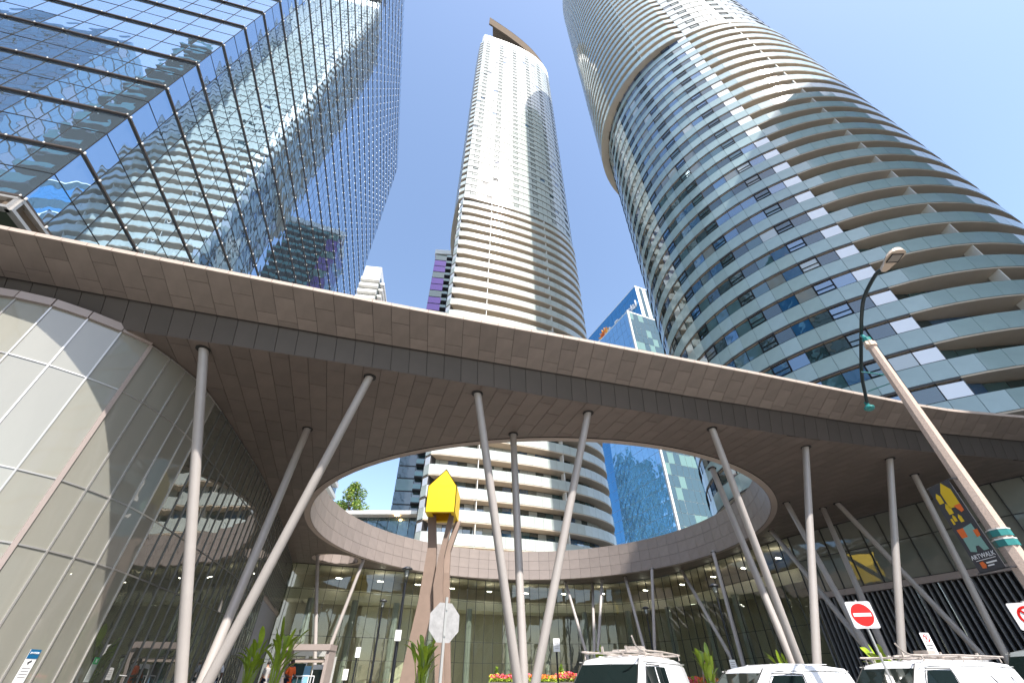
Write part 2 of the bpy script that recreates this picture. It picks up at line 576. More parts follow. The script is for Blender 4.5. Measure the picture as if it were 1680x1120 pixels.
for i in range(NC):
    for A, B in ((lp, jp), (jp, jb), (jb, bp)):
        o = Vector((-.29, .96, .25)).normalized() * .035
        b.face([A[i] + o, A[i + 1] + o, B[i + 1] + o, B[i] + o])
b.build('panel_backing', M['joint'], canopy)
# bright folded edge on top of the lip, in lengths
pc = Pieces()
for i in range(0, NC, 1):
    a, c = lp[i], lp[i + 1]
    d = Vector((-.29, .96, 0))
    e = (c - a).normalized() * .006
    pc.add([a + e + Vector((0, 0, .115)) - d * .02, c - e + Vector((0, 0, .115)) - d * .02, c - e - Vector((0, 0, .012)) - d * .02, a + e - Vector((0, 0, .012)) - d * .02], d * .10, M['lip'])
pc.emit(canopy, 'edge_trim', 'edge_trims', 120)
b = MB()
for i in range(NC):
    d = Vector((-.29, .96, 0))
    b.face([lp[i] + Vector((0, 0, .115)) + d * .08, lp[i + 1] + Vector((0, 0, .115)) + d * .08, lp[i + 1] + d * .35 + Vector((0, 0, .23)), lp[i] + d * .35 + Vector((0, 0, .23))])
    b.face([lp[i] + d * .35 + Vector((0, 0, .23)), lp[i + 1] + d * .35 + Vector((0, 0, .23)), lp[i + 1] + d * 3.4 + Vector((0, 0, 1.25)), lp[i] + d * 3.4 + Vector((0, 0, 1.25))])
b.build('roof_edge', M['roof'], canopy)

# outlines in plan
left_wall = [(-22, 6.6), (-17.5, 7.6), (-14.4, 8.37), (-13.6, 8.6), (-12.9, 9.04), (-12.1, 9.9), (-11.62, 10.6), (-11.40, 11.6), (-11.37, 13.3), (-12.1, 17.1), (-13.6, 23.4), (-16.3, 32.0), (-20.3, 43.5)]
back_wall = [(-20.3, 41.8), (-18.7, 42.2), (-15.3, 43.6), (-11.4, 45.4), (-8.4, 47.0), (-4, 49.9), (0, 51.4), (5, 52.3), (10.6, 51.9), (14.0, 49.5), (16.5, 45.7), (19.57, 36.3), (20.5, 33.5)]
right_wall = [(20.5, 33.5), (21.4, 31.7), (23.9, 26.9), (25.67, 23.05), (26.76, 21.56), (28.6, 20.2)]
HOLES = [(1.8, 33.75, 15.8, 16.2), (-15.3, 40.7, 1.75, 1.9)]
outer = [tuple(p) for p in bend if -12 < p[0] < 27] + [(28.6, 20.0)] + [(p[0] + .4, p[1] + .2) for p in reversed(right_wall)][1:] + [(p[0] * 1.02, p[1] + .5) for p in reversed(back_wall)][1:] + [(p[0] - .4, p[1]) for p in reversed(left_wall) if p[1] > 10.0][1:] + [(-12.3, 9.85)]
OP = np.array(outer, float)
def f_outer(x, y):
    a = OP; c = np.roll(OP, -1, 0)
    d = c - a
    t = np.clip(((x - a[:, 0]) * d[:, 0] + (y - a[:, 1]) * d[:, 1]) / (d ** 2).sum(1), 0, 1)
    dist = np.hypot(x - a[:, 0] - t * d[:, 0], y - a[:, 1] - t * d[:, 1]).min()
    cr = ((a[:, 1] > y) != (c[:, 1] > y))
    xi = (c[:, 0] - a[:, 0]) * (y - a[:, 1]) / np.where(c[:, 1] == a[:, 1], 1e-9, c[:, 1] - a[:, 1]) + a[:, 0]
    ins = (np.sum(cr & (x < xi)) % 2) == 1
    return dist if ins else -dist
def f_hole(h, grow=0):
    cx, cy, a, b_ = h
    a += grow; b_ += grow
    return lambda x, y: (math.hypot((x - cx) / a, (y - cy) / b_) - 1) * min(a, b_)
def clip(poly, f):
    out = []
    vals = [f(p[0], p[1]) for p in poly]
    n = len(poly)
    for i in range(n):
        j = (i + 1) % n
        if vals[i] >= 0: out.append(poly[i])
        if (vals[i] >= 0) != (vals[j] >= 0):
            t = vals[i] / (vals[i] - vals[j])
            out.append((poly[i][0] + (poly[j][0] - poly[i][0]) * t, poly[i][1] + (poly[j][1] - poly[i][1]) * t))
    return out
_A2 = 0.5 * np.sum(OP[:, 0] * np.roll(OP[:, 1], -1) - np.roll(OP[:, 0], -1) * OP[:, 1])
def clip_outer(poly):
    xs = [p[0] for p in poly]; ys = [p[1] for p in poly]
    cxm, cym = sum(xs) / len(xs), sum(ys) / len(ys)
    rad = max(math.hypot(p[0] - cxm, p[1] - cym) for p in poly)
    d0 = f_outer(cxm, cym)
    if d0 > rad: return poly
    if d0 < -rad: return []
    sg = 1 if _A2 > 0 else -1
    for k in range(len(OP)):
        a, c = OP[k], OP[(k + 1) % len(OP)]
        dx, dy = c - a
        L = math.hypot(dx, dy)
        if L < 1e-6: continue
        t = max(0, min(1, ((cxm - a[0]) * dx + (cym - a[1]) * dy) / L / L))
        if math.hypot(cxm - a[0] - t * dx, cym - a[1] - t * dy) > rad: continue
        poly = clip(poly, lambda x, y: sg * (dx * (y - a[1]) - dy * (x - a[0])) / L)
        if len(poly) < 3: return []
    return poly
def clip_all(poly, grow=0.0):
    poly = clip_outer(poly)
    if len(poly) < 3: return None
    for h in HOLES:
        poly = clip(poly, f_hole(h, grow))
        if len(poly) < 3: return None
    a = 0
    for i in range(len(poly)):
        x1, y1 = poly[i]; x2, y2 = poly[(i + 1) % len(poly)]
        a += x1 * y2 - x2 * y1
    return poly if abs(a) / 2 > 0.01 else None
SA = R(19)
se = Vector((math.cos(SA), math.sin(SA), 0)); sn = Vector((-se.y, se.x, 0))
pc = Pieces()
W, Lq = 0.60, 1.85
for i in range(-30, 100):
    off = (i * 0.37 % 1) * Lq
    for j in range(-20, 35):
        s0, t0 = i * W - 16, j * Lq + off - 6
        P = [se * s0 + sn * t0, se * (s0 + W) + sn * t0, se * (s0 + W) + sn * (t0 + Lq), se * s0 + sn * (t0 + Lq)]
        cx = sum(p.x for p in P) / 4; cy = sum(p.y for p in P) / 4
        if not (-22 < cx < 30 and 6 < cy < 55): continue
        poly = clip_all([(p.x, p.y) for p in P], .38)
        if not poly: continue
        z = ZB + random.uniform(-.002, .002)
        q = [Vector((x, y, z)) for x, y in poly]
        q = inset(q, .008)
        q.reverse()
        pc.add(q, (0, 0, .03), M['panel'])
pc.emit(canopy, 'soffit_panel', 'soffit_panels')
b = MB(); b2 = MB()
for i in range(-24, 32):
    for j in range(5, 56):
        P = [(i, j), (i + 1, j), (i + 1, j + 1), (i, j + 1)]
        poly = clip_all(P)
        if poly:
            b.face([Vector((x, y, ZB + .035)) for x, y in reversed(poly)])
            b2.face([Vector((x, y, min(ZR, ZL + .35 + .4 * max(0, f_outer(x, y))))) for x, y in poly])
b.build('soffit_backing', M['joint'], canopy)
b2.build('roof_deck', M['roof'], canopy)
# tiled inner fascia of the openings
pc = Pieces()
rim = MB()
for hi, (cx, cy, a, b_) in enumerate(HOLES):
    n = 92 if hi == 0 else 14
    rows = [ZB - .02, ZB + .86, ZB + 1.74, ZR + .05]
    for i in range(n):
        t0, t1 = 2 * math.pi * i / n, 2 * math.pi * (i + 1) / n
        p0 = Vector((cx + a * math.cos(t0), cy + b_ * math.sin(t0), 0)); p1 = Vector((cx + a * math.cos(t1), cy + b_ * math.sin(t1), 0))
        nn = Vector((math.cos((t0 + t1) / 2), math.sin((t0 + t1) / 2), 0))
        for z0, z1 in zip(rows, rows[1:]):
            q = inset([V3(p0, z0), V3(p1, z0), V3(p1, z1), V3(p0, z1)], .010)
            pc.add(q, nn * .04, M['tile'])
    n2 = n * 2
    for i in range(n2):
        t0, t1 = 2 * math.pi * i / n2, 2 * math.pi * (i + 1) / n2
        def P(t, g): return Vector((cx + (a + g) * math.cos(t), cy + (b_ + g) * math.sin(t), 0))
        rim.face([V3(P(t0, .03), ZB - .03), V3(P(t1, .03), ZB - .03), V3(P(t1, .36), ZB - .03), V3(P(t0, .36), ZB - .03)], M['lip'])
        rim.face([V3(P(t0, .36), ZB - .03), V3(P(t1, .36), ZB - .03), V3(P(t1, .36), ZB + .04), V3(P(t0, .36), ZB + .04)], M['joint'])
        rim.face([V3(P(t0, .05), ZB - .03), V3(P(t1, .05), ZB - .03), V3(P(t1, .05), ZR + .04), V3(P(t0, .05), ZR + .04)], M['joint'])
        rim.face([V3(P(t0, 0), ZR + .07), V3(P(t1, 0), ZR + .07), V3(P(t1, .4), ZR + .07), V3(P(t0, .4), ZR + .07)], M['lip'])
        rim.face([V3(P(t0, .0), ZR + .05), V3(P(t1, .0), ZR + .05), V3(P(t1, .0), ZR + .07), V3(P(t0, .0), ZR + .07)], M['lip'])
pc.emit(canopy, 'opening_tile', 'opening_tiles', 300, 20)
rim.build('opening_rim', None, canopy)
# columns: top (x, y) on the soffit, foot (x, y, z)
cols = [
((-10.1, 10.84), (-7.88, 14, -0.10)),
((-8.77, 16.39), (-8.26, 14.2, -0.10)),
((-5.07, 12.46), (-8.13, 13.8, -0.10)),
((-1.31, 13.56), (0.43, 15.6, 0.00)),
((0.05, 16.9), (0.41, 15.8, 0.00)),
((3.08, 15.03), (0.22, 15.5, 0.00)),
((10.16, 20.68), (9.89, 18.3, 0.20)),
((8.58, 16.39), (9.91, 18.1, 0.20)),
((13.59, 18.19), (9.57, 17.9, 0.20)),
((18.38, 19.48), (14.28, 20.5, 0.50)),
((16.56, 25.87), (14.66, 21, 0.50)),
((19.36, 26.89), (15.11, 21.2, 0.50)),
((18.5, 31.86), (15.72, 21.6, 0.50)),
((21.04, 21.48), (20.47, 22, 0.50)),
((19.69, 25.98), (21.11, 22.5, 0.50)),
((16.69, 38.13), (14.81, 34, 0.70)),
((16.32, 45.37), (15.11, 34.3, 0.70)),
((5.72, 51.3), (6.96, 44, 0.70)),
((8.73, 52.0), (6.74, 44.2, 0.70)),
((9.45, 49.94), (6.72, 44.4, 0.70)),
((11.48, 48.33), (11.09, 42, 0.70)),
((13.3, 44.68), (11.05, 42.2, 0.70)),
((-16.52, 39.19), (-13.99, 39, 0.70)),
((-13.01, 40.77), (-14.38, 39.3, 0.70)),
]
for (tx, ty), (fx, fy, fz) in cols:
    top, foot = Vector((tx, ty, ZB + .05)), Vector((fx, fy, fz))
    b = MB()
    d = top - foot
    b.tube([Vector((0, 0, 0)), d * .33, d * .66, d], .137, 20)
    o = b.build('column', M['column'], None, smooth=True)
    o.location = foot - canopy.location
    o.parent = canopy
    b = MB()
    n = 20
    ring = [Vector((math.cos(2 * math.pi * k / n) * .215, math.sin(2 * math.pi * k / n) * .215, -.062)) for k in range(n)]
    b.prism(list(reversed(ring)), (0, 0, .03))
    k2 = b.build('column_socket', M['socket'])
    k2.location = d + Vector((0, 0, -.02))
    k2.parent = o

# ------------------------------------------------------------------ glass walls of the podium
def wall_normal(a, b, toward):
    d = (b - a); d.z = 0
    n = Vector((d.y, -d.x, 0)).normalized()
    m = (a + b) / 2
    if n.dot(Vector(toward) - m) < 0: n = -n
    return n

def glass_wall(root, pts, zs, glass_fn, mull_w, mull_d, toward, mull_mat, pane_name='glass_pane', tilt=.003, heavy=(), dark_from=9999):
    pc = Pieces(); mu = Pieces(); tr = Pieces()
    for i in range(len(pts) - 1):
        a, c = Vector(pts[i]), Vector(pts[i + 1])
        a.z = c.z = 0
        n = wall_normal(a, c, toward)
        for k, (z0, z1) in enumerate(zip(zs, zs[1:])):
            q = inset([V3(a, z0), V3(c, z0), V3(c, z1), V3(a, z1)], .012)
            q = jitter_quad(q, n, tilt)
            pc.add(q, -n * .03, glass_fn(i, k))
        for z in zs:
            if z > .5:
                e = (c - a).normalized() * .02
                tr.add([V3(a + n * mull_d * .6 + e, z - mull_w * .45), V3(c + n * mull_d * .6 - e, z - mull_w * .45), V3(c + n * mull_d * .6 - e, z + mull_w * .45), V3(a + n * mull_d * .6 + e, z + mull_w * .45)], -n * mull_d * .6, M['dark_mullion'] if i >= dark_from else mull_mat)
    for i, p in enumerate(pts):
        a = Vector(p); a.z = 0
        n = wall_normal(Vector(pts[max(0, i - 1)]), Vector(pts[min(len(pts) - 1, i + 1)]), toward)
        t = Vector((-n.y, n.x, 0))
        w = mull_w * (2.6 if i in heavy else 1) / 2
        dd = mull_d * (1.5 if i in heavy else 1)
        q = [V3(a + n * dd - t * w, zs[0]), V3(a + n * dd + t * w, zs[0]), V3(a + n * dd + t * w, zs[-1] - .01), V3(a + n * dd - t * w, zs[-1] - .01)]
        mu.add(q, -n * (dd + .02), M['brown_frame'] if i in heavy else (M['dark_mullion'] if i >= dark_from else mull_mat))
    pc.emit(root, pane_name, pane_name + 's')
    mu.emit(root, 'mullion', 'mullions', 150)
    tr.emit(root, 'transom', 'transoms', 200)

podium = thing('glass_podium', (-14, 16, 0), 'curved frosted glass podium wall at the left end of the canopy', 'building')
front = resample([V3(p, 0) for p in [(-22, 6.6), (-17.5, 7.6), (-14.4, 8.37), (-13.6, 8.6), (-12.9, 9.04), (-12.1, 9.9), (-11.62, 10.6)]], step=.82)
side = resample(catmull([V3(p, 0) for p in [(-11.62, 10.6), (-11.40, 11.6), (-11.37, 13.3), (-12.1, 17.1), (-13.6, 23.4), (-16.3, 32.0)]]), step=.72)
rest = resample([V3(p, 0) for p in [(-16.3, 32.0), (-20.3, 43.5)]], step=.9)
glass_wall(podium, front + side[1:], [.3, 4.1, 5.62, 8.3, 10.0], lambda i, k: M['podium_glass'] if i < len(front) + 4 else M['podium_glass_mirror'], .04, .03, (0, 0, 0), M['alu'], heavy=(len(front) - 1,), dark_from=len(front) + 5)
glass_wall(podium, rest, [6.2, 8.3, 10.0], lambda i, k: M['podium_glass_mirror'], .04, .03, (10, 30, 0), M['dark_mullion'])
b = MB()
for A, B in zip((front + side + rest), (front + side + rest)[1:]):
    n = wall_normal(A, B, (0, 0, 0))
    if (B - A).length > .01:
        b.face([V3(A - n * .35, 0), V3(B - n * .35, 0), V3(B - n * .35, 10.0), V3(A - n * .35, 10.0)])
b.build('inner_blind_wall', M['gwall'], podium)
# narrow dark window strip low on the street corner and the end wall
b = MB()
A, B = Vector((-16.9, 31.6, 0)), Vector((-20.6, 42.6, 0))
n = wall_normal(A, B, (10, 30, 0))
b.prism([V3(A + n * .55, .5), V3(B + n * .55, .5), V3(B + n * .55, 6.0), V3(A + n * .55, 6.0)], -n * .5)
b.build('end_wall', M['gwall'], podium)
b = MB()
b.prism([V3(A + n * .62, 6.0), V3(B + n * .62, 6.0), V3(B + n * .62, 6.3), V3(A + n * .62, 6.3)], -n * .7)
b.build('coping', M['brown_frame'], podium)
# coping above the street corner glass
b = MB()
for A, B in zip(front, front[1:]):
    n = wall_normal(A, B, (0, 0, 0)); e = (B - A).normalized() * .005
    b.prism([V3(A + n * .10 + e, 9.98), V3(B + n * .10 - e, 9.98), V3(B + n * .10 - e, 10.22), V3(A + n * .10 + e, 10.22)], -n * .3)
b.build('head_trim', M['brown_frame'], podium)

lobby = thing('lobby_building', (0, 50, 0), 'tall clear-glazed lobby wall behind the oval opening', 'building')
bw = resample(catmull([V3(p, 0) for p in back_wall]), step=.98)
glass_wall(lobby, bw, [.8, 3.1, 4.7, 8.05, 10.0], lambda i, k: M['lobby_glass'], .035, .05, (1, 33, 0), M['black_frame'], tilt=.006)
off = []
for i, p in enumerate(bw):
    n = wall_normal(bw[max(0, i - 1)], bw[min(len(bw) - 1, i + 1)], (1, 33, 0))
    off.append(p - n * 5.5)
b = MB()
for A, B in zip(off, off[1:]):
    b.face([V3(A, .8), V3(B, .8), V3(B, 10.0), V3(A, 10.0)])
b.build('inner_wall', M['int_wall'], lobby)
b = MB()
for i in range(len(bw) - 1):
    b.face([V3(bw[i], .82), V3(bw[i + 1], .82), V3(off[i + 1], .82), V3(off[i], .82)])
b.build('inner_floor', M['int_floor'], lobby)
b = MB()
for i in range(len(bw) - 1):
    b.face([V3(bw[i], 9.98), V3(bw[i + 1], 9.98), V3(off[i + 1], 9.98), V3(off[i], 9.98)])
b.build('inner_ceiling', M['int_wall'], lobby)
b = MB()
for i in range(len(bw) - 1):
    A, B = bw[i].lerp(off[i], .42), bw[i + 1].lerp(off[i + 1], .42)
    b.prism([V3(A, 7.6), V3(B, 7.6), V3(B, 8.5), V3(A, 8.5)], (off[i] - bw[i]) * .5)
b.build('cream_bulkhead', M['int_band'], lobby)
for i in range(3, len(bw) - 2, 4):
    b = MB(); p = bw[i].lerp(off[i], .3)
    b.tube([V3(p, .8), V3(p, 7.6)], .3, 14)
    b.build('inner_column', M['int_col'], lobby, smooth=True)
    if True:
        b = MB(); p = bw[i + 2].lerp(off[i + 2], .3)
        b.box(V3(p, 9.3), .5, .12, .05, rz=.5)
        b.build('ceiling_lamp', M['downlight'], lobby)  # real lobby lamps, with extra ones added to brighten the interior
for i in (9, 13, 30, 37, 48):
    b = MB(); p = bw[i].lerp(off[i], .8)
    b.box(V3(p, 4.2), 1.6, .2, 6.6, rz=.2)
    b.build('inner_pier', M['int_band'] if i % 2 else M['gwall'], lobby)
# grey doorway frame of the lobby
p0, p1 = Vector((-18.6, 41.6, 0)), Vector((-14.6, 43.3, 0))
n = wall_normal(p0, p1, (1, 33, 0)); e = (p1 - p0).normalized()
b = MB()
b.prism([V3(p0 + n * .3, 3.3), V3(p1 + n * .3, 3.3), V3(p1 + n * .3, 3.75), V3(p0 + n * .3, 3.75)], -n * .4)
for t in (0.0, .48, .97):
    c = p0.lerp(p1, t)
    b.prism([V3(c + n * .28, .8), V3(c + n * .28 + e * .28, .8), V3(c + n * .28 + e * .28, 3.3), V3(c + n * .28, 3.3)], -n * .3)
b.build('door_frame', M['galv'], lobby)

wing = thing('glass_wing', (24, 27, 0), 'frosted glass wing above black louvres at the right end of the canopy', 'building')
rw = resample(catmull([V3(p, 0) for p in right_wall] + [V3((33, 18), 0)]), step=1.25)
glass_wall(wing, rw, [6.35, 8.35, 10.0], lambda i, k: M['podium_glass_dark'], .05, .06, (5, 20, 0), M['black_frame'])
b = MB()
for A, B in zip(rw, rw[1:]):
    n = wall_normal(A, B, (5, 20, 0))
    b.face([V3(A - n * .3, 0), V3(B - n * .3, 0), V3(B - n * .3, 10), V3(A - n * .3, 10)])
b.build('louvre_backing', M['louvre_back'], wing)
b = MB()
for A, B in zip(rw, rw[1:]):
    n = wall_normal(A, B, (5, 20, 0)); e = (B - A).normalized() * .004
    b.prism([V3(A + n * .16 + e, 6.0), V3(B + n * .16 - e, 6.0), V3(B + n * .16 - e, 6.32), V3(A + n * .16 + e, 6.32)], -n * .4)
b.build('coping', M['brown_frame'], wing)
fp = resample(rw, step=.30)
pc = Pieces()
for i in range(len(fp) - 1):
    n = wall_normal(fp[i], fp[i + 1], (5, 20, 0)); t = Vector((-n.y, n.x, 0))
    a = fp[i]
    pc.add([V3(a + n * .08 - t * .022, .3), V3(a + n * .08 + t * .022, .3), V3(a + n * .08 + t * .022, 5.98), V3(a + n * .08 - t * .022, 5.98)], -n * .26, M['louvre'])
pc.emit(wing, 'louvre_fin', 'louvre_fins')

# ------------------------------------------------------------------ condo towers
def condo(name, loc, label, plan, segs, ztop, zs, outer_up, recess, ctr, rseed, white=0.0, rec_lo=None, fr=None, kmin=-99, fr_up=None, zfirst=0.25, H=2.85, z0=23.05, lo_bulge=.3):
    """rounded tower; first half of the outline has balconies below zs, the second half above zs"""
    rnd = random.Random(rseed)
    root = thing(name, loc, label, 'tower')
    P = resample(plan, segs, closed=True)
    N = len(P)
    nor = []
    for i in range(N):
        d = P[(i + 1) % N] - P[i - 1]
        n = Vector((d.y, -d.x, 0)).normalized()
        nor.append(n)
    if (P[0] + nor[0] - ctr).length < (P[0] - ctr).length: nor = [-n for n in nor]
    half = N // 2
    fr = fr or M['frit']
    k0 = max(kmin, math.floor((zfirst - z0) / H) + 1)
    nfl = int((ztop - z0) / H) + 1
    bal = Pieces('far'); win = Pieces('far'); spn = Pieces('far'); fin = Pieces('far'); frm = MB(); mul = MB()
    up = Vector((0, 0, 1))
    tone = [rnd.random() for _ in range(N)]
    for k in range(k0, nfl):
        zb = z0 + k * H
        upper = zb > zs - .5
        def proj(i):
            i %= N
            if upper:
                if i >= half or i == 0:
                    t = ((i - half) % N) / half if i else 1
                    return outer_up * max(0, math.sin(math.pi * t)) ** .45
                return 0.0
            if 0 < i < half:
                return lo_bulge * math.sin(math.pi * i / half) ** .6
            return 0.0
        def rec(i):
            i %= N
            if upper or rec_lo is None: return recess
            t = min(1, max(0, i / half))
            return .7 + (rec_lo - .7) * max(0, math.sin(math.pi * t)) ** .4
        slab = MB()
        for i in range(N):
            j = (i + 1) % N
            balc = (i >= half) if upper else (i < half)
            a, c = P[i] + nor[i] * proj(i), P[j] + nor[j] * proj(j)
            inn = rec(i) + .4 if balc else .4
            inn2 = rec(j) + .4 if balc else .4
            ai, ci = P[i] - nor[i] * inn, P[j] - nor[j] * inn2
            m = M['slab'] if balc else M['slab_dark']
            slab.face([V3(ai, zb), V3(ci, zb), V3(c, zb), V3(a, zb)], M['slab'])
            slab.face([V3(a, zb), V3(c, zb), V3(c, zb + .12), V3(a, zb + .12)], M['slab_dark'] if not balc else M['slab'])
            slab.face([V3(ai, zb + .22), V3(a, zb + .22), V3(c, zb + .22), V3(ci, zb + .22)], M['slab'])
            n = (nor[i] + nor[j]).normalized()
            # fritted band: balustrade or spandrel
            q = inset([V3(a, zb + .13), V3(c, zb + .13), V3(c, zb + 1.52), V3(a, zb + 1.52)], .012)
            q = jitter_quad([p + n * .03 for p in q], n, .006)
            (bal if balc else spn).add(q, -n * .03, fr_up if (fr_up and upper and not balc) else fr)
            w = P[i] - nor[i] * rec(i) if balc else a, P[j] - nor[j] * rec(j) if balc else c
            zl = zb + (.24 if balc else 1.55)
            zw = zb + H - (.06 if balc else .20)
            q = inset([V3(w[0], zl), V3(w[1], zl), V3(w[1], zw), V3(w[0], zw)], .02)
            q = jitter_quad(q, n, .012)
            r = rnd.random()
            if i in (N - 1,) and not upper:
                m = M['sky_pane']
            elif upper and not balc and rnd.random() < .94: m = fr_up or fr  # most upper flush windows get the paler sunlit frit colour too
            elif rnd.random() < white: m = M['win'][3]
            elif r < .40 + .2 * (tone[i] - .5): m = M['win'][0]
            elif r < .62: m = M['win'][1]
            elif r < .90: m = M['win'][2]
            elif r < .96: m = M['win'][4]
            else: m = M['win'][3]
            win.add(q, -n * .03, m)
            if not balc:
                t = (c - a).normalized()
                mul.box((a + n * .015) + Vector((0, 0, (zl + zb + H) / 2)), .035, .06, zb + H - zl, M['thin_black'], ax=(t, n, up))
                if (i % 4 == 1) :
                    # dark operable casement
                    mid = (a + c) / 2
                    L = (c - a).length * .92
                    zc = (zl + zb + H - .06) / 2; hh = (zb + H - .06 - zl) * .5
                    for s in (-1, 1):
                        frm.box(mid + t * (s * L / 2) + n * .05 + Vector((0, 0, zc)), .05, .05, hh * 1.9, M['thin_black'], ax=(t, n, up))
                        frm.box(mid + n * .05 + Vector((0, 0, zc + s * hh * .9)), L, .05, .05, M['thin_black'], ax=(t, n, up))
                    frm.box(mid + n * .05 + Vector((0, 0, zc - hh * .2)), L, .05, .05, M['thin_black'], ax=(t, n, up))
            elif i % 10 == 5:
                w0 = P[i] - nor[i] * rec(i)
                t = Vector((-nor[i].y, nor[i].x, 0))
                e0, e1 = a - nor[i] * 1.0, a - nor[i] * .08
                fin.add([V3(e0 - t * .05, zb + .23), V3(e1 - t * .05, zb + .23), V3(e1 - t * .05, zb + H - .02), V3(e0 - t * .05, zb + H - .02)], t * .1, M['fin'])
        for i in (0, half):   # end walls of the balcony stacks
            a = P[i] + nor[i] * max(proj(i + 1), proj(i - 1)) * .2
            t = Vector((-nor[i].y, nor[i].x, 0))
            w0 = P[i] - nor[i] * (rec(i) + .1)
            slab.prism([V3(w0 - t * .04, zb + .23), V3(a - nor[i] * .05 - t * .04, zb + .23), V3(a - nor[i] * .05 - t * .04, zb + H - .01), V3(w0 - t * .04, zb + H - .01)], t * .08, M['slab_dark'])
        slab.build('floor_slab', None, root)
    bal.emit(root, 'balustrade_panel', 'balustrade_panels')
    spn.emit(root, 'spandrel_panel', 'spandrel_panels')
    win.emit(root, 'window_pane', 'window_panes')
    fin.emit(root, 'balcony_divider', 'balcony_dividers', 100)
    frm.build('casement_frames', None, root, kind='stuff')
    mul.build('window_mullions', None, root, kind='stuff')
    core = MB()
    zt = z0 + nfl * H
    for i in range(N):
        j = (i + 1) % N
        ai, ci = P[i] - nor[i] * (max(recess, rec_lo or 0) + .15), P[j] - nor[j] * (max(recess, rec_lo or 0) + .15)
        core.face([V3(ai, max(0, z0 + k0 * H)), V3(ci, max(0, z0 + k0 * H)), V3(ci, zt), V3(ai, zt)])
    core.face([V3(P[i] - nor[i] * .1, zt) for i in range(N)])
    core.build('core_wall', M['core'], root)
    return root, P, nor, zt, half

# right tower, circular in plan
cx, cy, RR = 38.2, 39.6, 18.3
plan = [Vector((cx + RR * math.cos(R(243.1 + 4.5 * i)), cy + RR * math.sin(R(243.1 + 4.5 * i)), 0)) for i in range(80)]
tw, P, nor, zt, half = condo('curved_condo_tower', (cx, cy, 0), 'huge curved condo tower on the right with glass balconies and a banded glass flank', plan, 80, 196, 88.6, 1.5, 1.5, Vector((cx, cy, 0)), 3, rec_lo=2.3, kmin=-3, fr_up=M['frit_lit'])
b = MB()
ring = [P[i] - nor[i] * 1.2 for i in range(80)]
for i in range(80):
    j = (i + 1) % 80
    b.face([V3(ring[i], zt), V3(ring[j], zt), V3(ring[j], zt + 7), V3(ring[i], zt + 7)])
b.face([V3(p, zt + 7) for p in ring])
b.build('crown', M['white_clad'], tw)

# centre tower
ctrl = [(-11.1, 54.4), (-6, 55.7), (0, 57.6), (5, 59.6), (9.5, 62), (13, 64.8), (15.3, 68), (16, 72), (15, 77), (11.5, 81), (6, 83.5), (0, 84), (-6, 82.5), (-11, 79), (-14, 74), (-14.4, 69), (-13.8, 64), (-12.9, 59.5), (-12.1, 56)]
plan = catmull([V3(p, 0) for p in ctrl], closed=True)
tc, P, nor, zt, half = condo('white_condo_tower', (1, 68, 0), 'tall white rounded condo tower with striped balconies in the middle of the sky', plan, 72, 197, 88.6, 1.5, 1.5, Vector((1, 69, 0)), 5, white=.35, fr=M['frit_lit'])
b = MB()
N = 72
for i in range(N):
    j = (i + 1) % N
    for z0, z1, o in ((zt, zt + 4.6, -.05), (zt + 4.75, zt + 7.0, -.05)):
        b.face([V3(P[i] + nor[i] * o, z0 + .05), V3(P[j] + nor[j] * o, z0 + .05), V3(P[j] + nor[j] * o, z1), V3(P[i] + nor[i] * o, z1)])
b.build('parapet', M['white_clad'], tc)
b = MB()
for i in range(N):
    j = (i + 1) % N
    b.face([V3(P[i] - nor[i] * .2, zt), V3(P[j] - nor[j] * .2, zt), V3(P[j] - nor[j] * .2, zt + 7), V3(P[i] - nor[i] * .2, zt + 7)])
b.face([V3(P[i] - nor[i] * .2, zt + 6.9) for i in range(N)])
b.build('parapet_backing', M['slab_dark'], tc)
# slanting crown over the roof, high on the left
b = MB()
def crown_z(p): return 234 - (p.x + 9) * (24.0 / 24.5)
pts = [P[i] - nor[i] * .8 for i in range(N)]
for i in range(N):
    j = (i + 1) % N
    for z_, w_, m_ in ((0, 0, M['copper']),):
        a, c = pts[i], pts[j]
        if a.x < -9.2 and c.x < -9.2: continue
        za, zc = max(crown_z(a), zt + 6.9), max(crown_z(c), zt + 6.9)
        b.prism([V3(a, max(zt + 6.8, za - 9)), V3(c, max(zt + 6.8, zc - 9)), V3(c, zc), V3(a, za)], -(nor[i] + nor[j]) * .3)
cap = [V3(p, max(crown_z(p), zt + 7)) for p in pts if p.x > -9.4]
b.prism(cap, (0, 0, -.5))
b.build('slanted_crown', M['copper'], tc)

